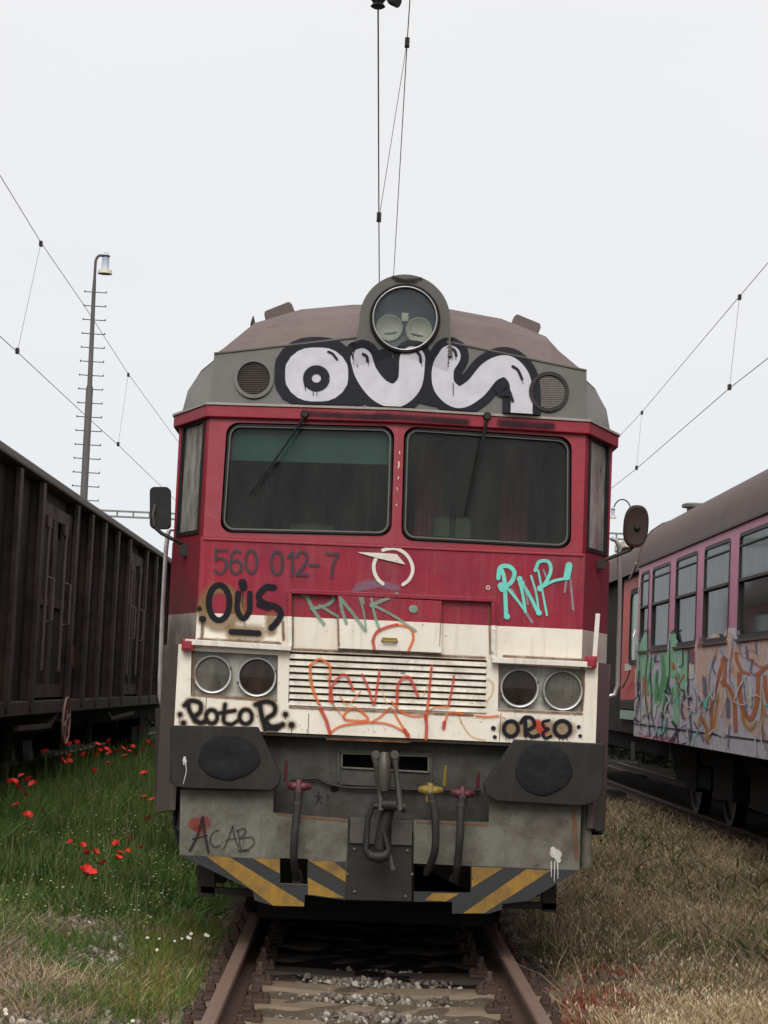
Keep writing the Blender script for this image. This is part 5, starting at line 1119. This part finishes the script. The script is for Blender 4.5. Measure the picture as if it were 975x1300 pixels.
# ------------------------------------------------------------ brown open wagon on the left
wg = empty('open_wagon', (-4.85, 25, 0), 'dark brown high sided open goods wagon with vertical ribs on the left track', 'goods wagon')
WX = -3.52; W0, W1 = 12.2, 37.2; ZB, ZT = 1.10, 3.40
m = MB(); 
m.box(WX-2.66, WX, W0, W0+.05, ZB, ZT); m.box(WX-2.66, WX, W1-.05, W1, ZB, ZT); m.box(WX-2.66, WX-2.60, W0, W1, ZB, ZT); m.box(WX-2.62, WX, W0, W1, ZB-.04, ZB+.02)
m.build('body', M['wagon'], wg)
drs = [(20.2,22.7),(28.0,30.3),(12.9,15.4)]
m = MB(); cuts = sorted(drs); yy = W0
segs = []
for a, b in cuts: segs.append((yy, a)); yy = b
segs.append((yy, W1))
m.box(WX-.05, WX, W0, W1, ZB, ZT)
m.build('side_sheet', M['wagon'], wg)
m = MB()
for y_ in (15.4,16.3,17.5,18.8,20.2,22.7,23.95,25.2,26.6,28.0,30.3,31.75,33.1,34.5,35.9,37.1,12.9):
    t_ = .045
    rb = MB(); rb.add([(WX,y_-t_,ZB-.02),(WX+.125,y_-t_,ZB-.02),(WX+.125,y_+t_,ZB-.02),(WX,y_+t_,ZB-.02),(WX,y_-t_,ZT),(WX+.09,y_-t_,ZT),(WX+.09,y_+t_,ZT),(WX,y_+t_,ZT)], [(0,3,2,1),(4,5,6,7),(0,1,5,4),(1,2,6,5),(2,3,7,6),(3,0,4,7)])
    rb.box(WX+.085, WX+.13, y_-.085, y_+.085, ZB+.02, ZT-.02)
    rb.build('rib', M['wagonlight'], wg)
MB().box(WX-.06, WX+.15, W0, W1, ZT, ZT+.09).build('top_rail', M['wagonrail'], wg, bevel=.02)
MB().box(WX-2.72, WX-2.58, W0, W1, ZT, ZT+.09).build('top_rail', M['wagonrail'], wg, bevel=.02)
MB().box(WX-.01, WX+.11, W0, W1, ZB-.05, ZB+.09).build('sill', M['wagonlight'], wg, bevel=.01)
for a, b in drs:
    for k in range(2):
        y0, y1 = (a+.06, (a+b)/2-.02) if k == 0 else ((a+b)/2+.02, b-.06)
        d_ = MB().box(WX-.03, WX+.02, y0, y1, ZB+.12, ZT-.16).build('door_leaf', M['wagon'], wg)
        MB().box(WX+.02, WX+.07, y0, y0+.10, ZB+.12, ZT-.16).box(WX+.02, WX+.07, y1-.10, y1, ZB+.12, ZT-.16).box(WX+.02, WX+.065, y0+.1, y1-.1, ZT-.30, ZT-.16).box(WX+.02, WX+.065, y0+.1, y1-.1, ZB+.12, ZB+.26).box(WX+.02, WX+.05, y0+.1, y1-.1, 2.18, 2.28).build('door_frame', M['wagonlight'], d_)
        ym = (y0+y1)/2
        h_ = MB().tube([(WX+.09,ym,1.5),(WX+.09,ym,3.1)], .018, 8); h_.tube([(WX+.09,ym,2.0),(WX+.17,ym,2.02),(WX+.17,ym,2.45),(WX+.09,ym,2.47)], .013, 8); h_.build('latch_bar', M['wagonrail'], d_)
        MB().box(WX+.06, WX+.10, ym-.16, ym+.16, ZT-.42, ZT-.30).build('hinge_block', M['wagonlight'], d_)
for y_, z0, z1 in ((19.35,1.5,1.95),(23.6,1.55,1.8)): MB().box(WX+.001, WX+.006, y_-.3, y_+.3, z0, z1).build('primer_patch', M['wagonred'], wg)
m = MB().box(WX-2.3, WX-.25, W0+.3, W1-.3, .80, 1.06); m.box(WX-1.5, WX-1.1, W0, W1, .55, .85)
for y_ in (18.2, 20.6, 24.5, 27): m.box(WX-.5, WX-.2, y_, y_+.5, .55, .9)
m.build('underframe', M['black'], wg)
def bogie(par, xc, yc, mt, wb=1.8, r=.46):
    b_ = MB()
    for s in (-1,1): b_.box(xc+s*1.0-.07, xc+s*1.0+.07, yc-1.3, yc+1.3, .42, .66); b_.box(xc+s*1.0-.09, xc+s*1.0+.09, yc-.4, yc+.4, .35, .85)
    b_.box(xc-1, xc+1, yc-.25, yc+.25, .5, .8); bo = b_.build('bogie', mt, par)
    for d_ in (-wb/2, wb/2):
        w_ = MB()
        for s in (-1,1): w_.lathe((xc+s*.75, yc+d_, r), (s,0,0), [(0,-.07),(r+.03,-.07),(r+.03,-.045),(r,-.04),(r,.065),(r-.06,.06),(r-.08,.03),(.12,.03),(.10,.12),(0,.12)], 36)
        w_.tube([(xc-.8,yc+d_,r),(xc+.8,yc+d_,r)], .08, 12); w_.build('wheelset', M['iron'], bo)
for yc in (14.2, 34.2): bogie(wg, -4.85, yc, M['black'])
hw = MB(); c_ = PX(-3.40)(84, 915)
hw.tube([c_+Vector((0,.26*math.cos(2*math.pi*k/36),.26*math.sin(2*math.pi*k/36))) for k in range(37)], .016, 8, cap=False)
for k in range(3): a = k*math.pi/3+.3; hw.tube([c_+Vector((0,.26*math.cos(a),.26*math.sin(a))), c_-Vector((0,.26*math.cos(a),.26*math.sin(a)))], .010, 6)
hw.tube([c_, c_+Vector((-.3,0,0))], .02, 8)
M['faded'] = paint('faded_pink_iron', (.24,.12,.11), (.08,.05,.04), .6, .6); hw.build('handwheel', M['faded'], wg)
m = MB(); f = PX(-3.45); m.bar(f(20,925), f(62,921), .05, .05); m.bar(f(62,921), f(72,905), .04, .04); m.build('step', M['wagonlight'], wg)
m = MB(); m.bar(f(140,912), f(168,905), .05, .04); m.bar(f(140,912), f(137,905),.04,.04); m.build('step', M['wagonlight'], wg)

# ------------------------------------------------------------ coach on the right
ch = empty('passenger_coach', (5.21, 20, 0), 'faded pink passenger coach with brown roof and graffiti below its windows on the right track', 'railway coach')
CX = 3.80; CW = PX(CX); C0, C1 = 6.0, 28.65; ZS, ZG = .95, 3.36
wins = [[(813.8,731),(823.8,727),(822.7,825),(813,827)], [(828.5,718.5),(850.4,713.8),(848.8,823.5),(827.3,826)], [(858.5,705.4),(885,698.5),(883.5,819.6),(857.3,822.3)], [(894.6,692.7),(927,682),(924.6,815),(893,817.7)], [(939.2,673.5),(982,659),(980.5,808),(937.3,812)]]
wy = []
for q in wins:
    P = [CW(*p) for p in q]; wy.append(((P[1].y+P[2].y)/2, (P[0].y+P[3].y)/2, ))
zt = 3.24; zb = 2.17
y_ = wy[-1][0]-.45
while y_ > 7.6: wy.append((y_-1.45, y_)); y_ -= 1.95
def wrect(a, b, z0, z1, x, r=.07, n=4):
    P=[]; 
    for cy, cz, a0 in ((a+r,z0+r,180),(b-r,z0+r,270),(b-r,z1-r,0),(a+r,z1-r,90)):
        for k in range(n+1): t_ = math.radians(a0+90*k/n); P.append(Vector((x, cy+r*math.cos(t_), cz+r*math.sin(t_))))
    return P
m = MB().plate([[(CX,C0,ZS),(CX,C1,ZS),(CX,C1,ZG),(CX,C0,ZG)]]+[wrect(a,b,zb,zt,CX) for a, b in wy], (.04,0,0)); m.build('side_wall', M['pink'], ch)
MB().box(CX+2.78, CX+2.82, C0, C1, ZS, ZG).build('side_wall', M['pink'], ch)
MB().box(CX+.04, CX+2.78, C0, C0+.05, ZS, 3.35).build('end_wall', M['pink'], ch)
MB().box(CX+.04, CX+2.78, C1-.05, C1, ZS, 3.35).build('end_wall', M['orange'], ch)
for a, b in wy:
    fr = MB().plate([wrect(a-.02,b+.02,zb-.02,zt+.02,CX-.008,.09), wrect(a+.022,b-.022,zb+.022,zt-.022,CX-.008,.06)], (.05,0,0)).build('window', M['coachframe'], ch)
    zm = zb+(zt-zb)*.55
    MB().box(CX-.022, CX+.02, a+.03, b-.03, zm-.015, zm+.015).build('transom', M['coachframe'], fr)
    MB().box(CX-.015, CX-.005, a+.04, b-.04, zt-.125, zt-.11).build('transom', M['coachframe'], fr)
    MB().plate([wrect(a+.03,b-.03,zm,zt-.03,CX+.006,.04)], (.006,0,0)).build('upper_pane', M['coachglass'], fr)
    MB().plate([wrect(a+.03,b-.03,zb+.03,zm,CX+.022,.04)], (.006,0,0)).build('lower_pane', M['coachglass'], fr)
    MB().box(CX-.03, CX+.0, a-.02, b+.02, zb-.055, zb-.025).build('sill', M['wagonrail'], fr)
# interior, compartment wall with curtains
MB().box(5.3, 5.35, C0+.1, C1-.1, 1.0, 3.9).build('inner_wall', M['cabdark'], ch)
MB().box(CX+.05, 6.55, C0+.1, C1-.1, 1.15, 1.2).build('floor', M['cab'], ch)
for i, (a, b) in enumerate(wy[:7]):
    V=[];F=[];y0 = a+.1+.3*(i%2)*(b-a); w2 = (b-a)*.28
    for k in range(13): V += [(CX+.14+.02*math.sin(k*2.1), y0+w2*k/12, zb), (CX+.14+.02*math.sin(k*2.1), y0+w2*k/12, zt)]
    F = [(2*k,2*k+2,2*k+3,2*k+1) for k in range(12)]; MB().add(V,F).build('curtain', M['curtain'], ch)
    MB().box(CX+.5, CX+1.5, b-.2, b-.05, 1.2, 2.45).build('seat_back', M['seat'], ch, bevel=.05)
# roof
RP = [(0,0),(.03,.20),(.09,.38),(.19,.52),(.34,.63),(.55,.71),(.85,.77),(1.15,.80),(1.41,.81)]
RP = RP+[(2.82-a, z) for a, z in reversed(RP[:-1])]
def roof(y0, y1, ins, mt, nm):
    V = []; 
    for y in (y0, y1): V += [(CX-.02+ins+a*(2.86-2*ins)/2.82, y, ZG-.0+z-ins*.5) for a, z in RP]
    k = len(RP); F = [(i, i+1, k+i+1, k+i) for i in range(k-1)]+[tuple(range(k)), tuple(reversed(range(k, 2*k)))]
    return MB().add(V, F).build(nm, mt, ch, smooth=True)
roof(C0, C1+.06, 0, M['coachroof'], 'roof'); 
MB().tube([(CX-.02+a*2.86/2.82, C1+.07, ZG+z) for a, z in RP], .022, 6).build('roof_rim', M['coachroof'], ch)
MB().box(CX-.035, CX-.002, C0, C1, ZG-.012, ZG+.016).build('gutter', M['wagonrail'], ch)
MB().box(CX-.010, CX-.002, C0, C1, 1.115, 1.135).build('waist_strip', M['coachframe'], ch)
c_ = PX(4.42)(883, 640); c_.z = 4.10
v = MB().lathe(c_, (0,0,1), [(.12,-.08),(.12,.05),(.19,.05),(.19,.09),(.15,.11),(0,.115)], 28).build('roof_vent', M['sealtrim'], ch, smooth=True)
# next vehicle's recessed end with its orange red door
vt = empty('coach_vestibule', (5.21, 30, 0), 'orange red coach end with tall rounded window in the gap right of the railcar', 'railway coach')
DX = 3.98; DW = PX(DX)
dwn = [(790.5,742),(804,739),(804,828),(790,827)]
P = [DW(*p) for p in dwn]; ya, yb2 = min(P[1].y,P[2].y), max(P[0].y,P[3].y)
MB().plate([[(DX,C1+.12,1.455),(DX,31.6,1.455),(DX,31.6,3.34),(DX,C1+.12,3.34)], wrect(C1+.28, 30.75, 2.0, 3.12, DX, .16)], (.04,0,0)).build('door_panel', M['orange'], vt)
fr = MB().plate([wrect(C1+.26,30.77,1.98,3.14,DX-.01,.17), wrect(C1+.34,30.69,2.06,3.06,DX-.01,.13)], (.04,0,0)).build('door_window', M['gasket'], vt)
M['greenpane'] = paint('green_pane', (.16,.30,.20), (.09,.13,.09), .5, .3); MB().plate([wrect(C1+.3,30.73,2.02,3.10,DX+.012,.14)], (.008,0,0)).build('pane', M['greenpane'], fr)  # plain green for the pane and the strip below
MB().box(DX-.002, DX+.05, C1+.12, 31.6, 1.30, 1.45).build('gangway_plate', M['buffer'], vt, bevel=.02)
MB().box(DX+.0, DX+.04, C1+.12, 31.6, 1.16, 1.295).build('lower_strip', M['greenpane'], vt)
MB().tube([DW(800,850,.06), DW(796,862,.08), DW(790,873,.06)], .014, 6).build('handle', M['trimgrey'], vt)
MB().plate([[DW(793,843,.008),DW(801,842,.008),DW(801,851,.008),DW(793,852,.008)]], (.004,0,0)).build('notice', M['trimwhite'], vt)
V = []
for y in (C1+.12, 45): V += [(CX+.05+a*2.72/2.82, y, ZG-.03+z*.96) for a, z in RP]
k = len(RP); MB().add(V, [(i, i+1, k+i+1, k+i) for i in range(k-1)]+[tuple(range(k)), tuple(reversed(range(k,2*k)))]).build('roof', M['coachroof'], vt, smooth=True)
MB().box(DX+.05, 6.4, C1+.2, 45, .95, 3.36).build('body', M['wagon'], vt)
MB().box(DX+.0, DX+.3, 31.7, 33, 3.86, 3.99).build('roof_hatch', M['lampwhite'], vt, bevel=.02)
MB().tube([CW(808,715), CW(806,722), PX(3.86)(800,735)], .02, 6).build('bracket', M['trimgrey'], vt)
MB().tube([CW(806.5,800,.05), CW(804,808,.08), CW(803.5,838,.08), CW(805,842,.05)], .012, 6).build('handrail', M['chrome'], ch)
# underframe
m = MB().box(CX+.35, CX+2.5, C0, C1+14, .70, .94)
for y_, l_ in ((12,2.0),(16,2.6),(19.6,1.8),(22.4,1.2)): m.box(CX+.25, CX+.9, y_, y_+l_, .38, .86)
m.build('underframe', M['black'], ch)
bogie(ch, 5.21, 25.6, M['black'], 2.4); bogie(ch, 5.21, 9.2, M['black'], 2.4)
m = MB(); 
for px in (803.5, 853): m.bar(PX(3.9)(px,942), PX(3.9)(px,965), .05, .04, up=(0,1,0))
m.bar(PX(3.9)(768,965), PX(3.9)(812,968), .06, .04); m.build('step', M['coachframe'], ch)
# coach graffiti (paint films on the side wall)
def W_(a, b, l=0):
    q = CW(a, b, l); q.z = max(q.z, ZS+.004); q.y = min(q.y, C1-.01); return q
def wstroke(lst): return lst
gl = (800,780,5.571)
base_ = [([(30,420),(35,840)], 60), ([(20,560),(20,830)], 50), ([(75,200),(80,800)], 70), ([(110,300),(110,820)],80), ([(180,330),(180,820)],90), ([(240,280),(245,830)],90), ([(300,200),(300,840)],80), ([(360,280),(360,870)],90), ([(430,460),(430,880)],100), ([(500,250),(500,900)],110), ([(560,220),(560,920)],110), ([(640,250),(640,930)],120), ([(720,150),(720,950)],120), ([(800,260),(800,960)],130), ([(880,250),(880,970)],130), ([(960,200),(960,985)],120), ([(1050,200),(1050,1000)],120), ([(1150,200),(1150,1030)],140)]
graffiti('graffiti_base', base_, W_, G['lilac'], ch, gl, base=.003)
graffiti('graffiti_peach', [([(500,220),(510,420),(520,560)],90), ([(600,180),(590,300)],90), ([(650,420),(640,700)],60), ([(700,560),(690,780)],50), ([(760,250),(740,420)],80), ([(860,220),(880,330)],70), ([(950,180),(930,330)],60), ([(690,150),(700,300)],60), ([(600,700),(610,800)],50), ([(930,680),(940,880)],50), ([(800,740),(880,830),(960,780)],40), ([(130,600),(120,700)],50), ([(400,640),(395,720)],40), ([(1000,640),(1040,840)],50), ([(500,560),(520,680)],40)], W_, G['peach'], ch, gl, base=.0055)
graffiti('graffiti_mint', [([(75,210),(70,330),(75,440)],50), ([(110,160),(105,400)],50), ([(160,320),(130,420),(140,560)],40), ([(250,290),(240,480),(190,620)],60), ([(300,150),(305,320),(300,420)],55), ([(360,260),(385,420),(380,560)],60), ([(330,420),(330,600),(325,760)],50), ([(180,430),(170,560)],36), ([(410,280),(400,450)],30)], W_, G['mint'], ch, gl, base=.008)
graffiti('graffiti_green', [([(225,300),(235,420),(205,600)],36), ([(260,450),(250,600),(225,720)],34), ([(190,400),(180,600)],24), ([(300,520),(290,620)],20), ([(140,420),(130,480)],20)], W_, G['green'], ch, gl, base=.0105)
graffiti('graffiti_rust', [([(575,830),(575,640),(600,520),(650,350),(668,310),(668,420),(660,500)],30), ([(650,480),(700,520),(735,620),(745,820)],34), ([(745,290),(760,340),(790,400),(840,420)],26), ([(770,420),(775,560),(800,680),(850,740),(890,640),(905,500),(900,420)],38), ([(910,420),(960,370),(1020,350)],34), ([(950,440),(960,560),(990,660),(1010,720)],34), ([(640,320),(665,300),(685,320)],14), ([(740,275),(760,270)],16), ([(380,430),(340,500),(330,560)],14), ([(300,350),(305,380)],26), ([(320,440),(345,540)],12), ([(870,330),(900,360),(960,380)],16)], W_, G['rust'], ch, gl, base=.011)
graffiti('graffiti_ochre', [([(485,780),(500,720),(540,800),(560,860)],30), ([(620,560),(600,700),(590,800)],20), ([(790,680),(800,760),(850,810),(890,760)],28), ([(920,560),(930,640),(960,720)],26), ([(540,840),(545,900)],30), ([(110,450),(120,560)],20), ([(90,440),(88,580)],14)], W_, G['ochre'], ch, gl, base=.013)
graffiti('graffiti_cream', [([(435,360),(430,440)],46), ([(30,400),(28,480)],34), ([(180,640),(170,720)],20), ([(560,400),(556,480)],14), ([(850,520),(850,640)],26), ([(925,470),(920,700),(900,780)],8), ([(690,840),(600,800)],8)], W_, G['cream'], ch, gl, base=.0135)
graffiti('graffiti_blue', [([(600,300),(580,360),(600,420)],14), ([(520,450),(530,560)],34), ([(690,600),(690,720)],34), ([(610,250),(560,420),(560,560)],7), ([(730,160),(700,420),(730,520)],8), ([(860,330),(850,400),(880,430)],16), ([(800,450),(820,700)],10), ([(450,760),(520,900)],12), ([(700,780),(690,940)],12), ([(640,260),(680,320)],8), ([(480,580),(500,640),(540,560)],9), ([(400,800),(420,860)],14), ([(930,780),(960,960)],8), ([(760,120),(780,280),(840,320)],8), ([(800,280),(860,250),(900,290)],8)], W_, G['blueg'], ch, gl, base=.015)
graffiti('graffiti_ink', [([(65,190),(90,130),(125,110)],14), ([(120,120),(122,260),(110,420),(105,560),(130,740),(140,880)],8), ([(150,300),(140,420),(150,560),(150,700),(190,880)],9), ([(180,290),(170,330),(200,330)],14), ([(278,180),(275,420),(250,560),(270,700)],9), ([(290,130),(315,110)],18), ([(345,370),(370,350),(370,240)],10), ([(410,240),(408,560),(420,700),(425,880),(340,930)],12), ([(240,540),(280,560),(270,500)],16), ([(225,720),(225,900)],8), ([(215,880),(240,620)],7), ([(250,880),(260,740)],9), ([(300,760),(330,820),(280,900)],26), ([(330,820),(400,780)],10), ([(410,580),(430,600)],26), ([(60,400),(50,520),(60,600),(35,740)],10), ([(20,600),(50,580),(60,480)],14), ([(340,930),(330,840)],12), ([(320,430),(330,460),(345,430),(325,415)],6), ([(60,180),(75,820)],5), ([(30,740),(60,760)],22), ([(360,540),(385,540),(360,640),(380,740)],8), ([(720,370),(700,410)],4), ([(735,375),(715,415)],4)], W_, G['ink'], ch, gl, base=.0165)
graffiti('graffiti_plum', [([(30,220),(28,360)],30), ([(370,530),(385,560),(360,680),(375,740)],12), ([(820,230),(830,310),(870,320)],16), ([(495,170),(480,230)],22), ([(440,260),(440,340)],30), ([(450,520),(470,600),(460,680)],6), ([(530,560),(545,680)],6), ([(880,150),(890,270)],10)], W_, G['plum'], ch, gl, base=.018)
random.seed(5)
def squig(x0, x1, y0, y1, n, wr, ln):
    out_ = []
    for _ in range(n):
        x_, y_ = random.uniform(x0,x1), random.uniform(y0,y1)+ (x0*0); P_ = [(x_,y_)]; a_ = random.choice((1.57,1.4,1.75,.6,2.5))+random.gauss(0,.2)
        for k in range(3): a_ += random.gauss(0,.7); P_.append((P_[-1][0]+ln*.55*math.cos(a_), P_[-1][1]+ln*math.sin(a_)))
        out_.append((P_, random.uniform(*wr)))
    return out_
for nm, gk, n_, wr in (('graffiti_white','cream',6,(6,12)),('graffiti_teal','turq',3,(10,18)),('graffiti_ink','ink',6,(3,6)),('graffiti_lilac','lilac',5,(10,18)),('graffiti_plum','plum',2,(6,9))):
    graffiti(nm, squig(60,420,330,840,n_,wr,55)+squig(430,960,420,900,int(n_*1.1),wr,75), W_, G[gk], ch, gl, base=.019)
random.seed(99)
graffiti('class_number', [([(807.2,737),(810.2,734),(812.2,740),(810,752),(807.5,766)],1.6), ([(807.5,766),(813,765)],1.6)], W_, G['logo'], ch, None, 'white class figure 2')
# ------------------------------------------------------------ overhead lines
def line3(pts_z):  # (px,py,z) -> point at that height
    return [PZ(z)(px, py) for px, py, z in pts_z]
def catenary(label, contact, messenger, droppers, zc, zm, ins=None, r=.008):
    L0 = PZ(zc)(*contact[1]); t_ = empty('overhead_line', (L0.x, L0.y, zc), label, 'overhead wire', 'overhead lines')
    C_ = [PZ(zc)(*p) for p in contact]; Mm = [PZ(zm)(*p) for p in messenger]
    def ext(P): 
        d_ = P[0]-P[1]; e_ = P[-1]-P[-2]; return [P[0]+d_.normalized()*6]+P+[P[-1]+e_.normalized()*30]
    MB().tube(ext(C_), r, 6).build('contact_wire', M['wire'], t_)
    MB().tube(ext(Mm), r*.9, 6).build('messenger_wire', M['wire'], t_)
    for a, b in droppers:
        A_ = PZ(zm)(*a); B_ = PZ(zc)(*b); d_ = MB().tube([A_, B_], .003, 5).build('dropper', M['wire'], t_)
        MB().box(A_.x-.02,A_.x+.02,A_.y-.04,A_.y+.04,A_.z-.05,A_.z+.02).box(B_.x-.02,B_.x+.02,B_.y-.04,B_.y+.04,B_.z-.02,B_.z+.05).build('clamp', M['iron'], d_)
    return t_
t_ = catenary('overhead line directly above the railcar, running up to the top of the photo', [(480,2),(481,278),(481.5,350)], [(521,-10),(517,52),(500,345)], [((517,52),(481,278))], 5.5, 7.0, r=.0055)
c_ = PZ(5.5)(480,4); MB().lathe(c_, (0,0,1), [(.03,-.03),(.045,-.02),(.03,0),(.045,.02),(.03,.04),(.045,.06),(.02,.08),(0,.08)], 12).build('insulator', M['mirror'], t_)
MB().tube([PZ(5.62)(492,-2), PZ(5.6)(497,0), PZ(5.58)(506,3)], [.012,.03,.035], 10).build('registration_arm', M['mirror'], t_)
# the two side lines
catenary('overhead line at upper left, crossing behind the tall lamp post', [(-10,418),(22,447),(107,526),(150,565),(203,616)], [(-12,203),(52,308),(107,388),(163,475),(224,558)], [((52,308),(22,447)),((163,475),(150,565))], 5.5, 7.3, r=.0052)
catenary('overhead line at upper right above the graffiti covered coach', [(990,443),(926,493),(808,595),(776,620)], [(990,316),(939,376),(815,523),(778,563)], [((939,376),(926,493)),((815,523),(808,595))], 5.5, 7.0, r=.0052)
# ------------------------------------------------------------ yard lamps
def yard_lamp(Y, base, top, hd, label, rungs, flip=1, full=True):
    f = PY(Y); s_ = Y/FPX
    B_ = f(*base); T_ = f(*top); dirv = (T_-B_).normalized(); B0 = Vector((B_.x, Y, -.1))
    t_ = empty('yard_lamp', B0, label, 'lamp post', 'yard lamps')
    mid_ = B_.lerp(T_, .52)
    MB().tube([B0, mid_, mid_+(T_-mid_)*.02, T_-Vector((0,0,.35)), T_], [.100,.086,.062,.048,.040], 14).build('post', M['pole'], t_, smooth=True)
    H = f(*hd); w_ = abs(H.x-T_.x); sgn = 1 if H.x > T_.x else -1
    P = [T_]+[Vector((T_.x+sgn*w_*.5*(1-math.cos(a)), Y, T_.z+.42+w_*.75*math.sin(a))) for a in [math.radians(q) for q in range(0,171,17)]]+[Vector((H.x, Y, H.z+.42))]
    P = [T_, Vector((T_.x,Y,T_.z+.42))]+P[2:]
    MB().tube(P, .034, 8).build('arm', M['pole'], t_, smooth=True); K_ = .62
    hdv = MB().lathe(H, (0,0,1), [(.03,.44),(.055,.42),(.085,.34),(.092,.32),(.086,.31),(.092,.02),(.095,0),(0,0)], 20).build('lamp_head', M['lampgreyblue'], t_, smooth=True)
    MB().lathe(H+Vector((0,0,-.02)), (0,0,1), [(.09,.02),(.165,.0),(.175,-.09),(.165,-.09),(.14,-.02),(0,-.02)], 24).build('shade', M['lampwhite'], hdv, smooth=True)
    MB().lathe(H+Vector((0,0,.32)), (0,0,1), [(.098,-.02),(.102,.0),(.098,.02),(0,.02)], 20).build('band', M['iron'], hdv)
    if rungs:
        for k in range(rungs):
            t2 = k/(rungs-1); p = f(121.5-13.5*t2, 371+264*t2); m = MB().tube([(p.x-.26-.06*t2, Y-.02, p.z), (p.x+.26+.06*t2, Y-.02, p.z-.01)], .011, 6)
            for e_ in (-1,1): m.tube([(p.x+e_*(.26+.06*t2), Y-.02, p.z-.02),(p.x+e_*(.26+.06*t2), Y-.02, p.z+.03)], .012, 6)
            m.build('rung', M['iron'], t_)
    return t_
yard_lamp(48, (107,642), (120,355), (133.5,342), 'tall lamp post with climbing rungs rising behind the brown wagon', 16)
yard_lamp(95, (803,700), (801,663), (778,655), 'far lamp on a thin curved arm, just right of the railcar', 0)
# ------------------------------------------------------------ distant gantry
gt = empty('catenary_gantry', (-9.5,77,0), 'grey lattice gantry beam far behind the lamp post and left mirror', 'gantry')
f = PY(77); a = f(108,647); b = f(228,652.5); dz = f(108,654).z-a.z
x0, x1 = a.x, 10.5
M['gantry'] = paint('gantry_grey_green', (.17,.19,.17), (.08,.08,.07), .5, .6)
zt_ = (a.z+b.z)/2; zb_ = zt_+dz
m = MB().bar((x0,77,zt_),(x1,77,zt_),.09,.07); m.bar((x0,77,zb_),(x1,77,zb_),.09,.07)
k = 0; xx = x0
while xx <= x1: m.bar((xx,77,zb_),(xx,77,zt_),.06,.05); xx += .62
m.build('lattice_beam', M['gantry'], gt)
for xx in (x0+.1, x1-.1): MB().bar((xx,77,-.1),(xx,77,zt_+.2),.28,.28).build('mast', M['gantry'], gt)
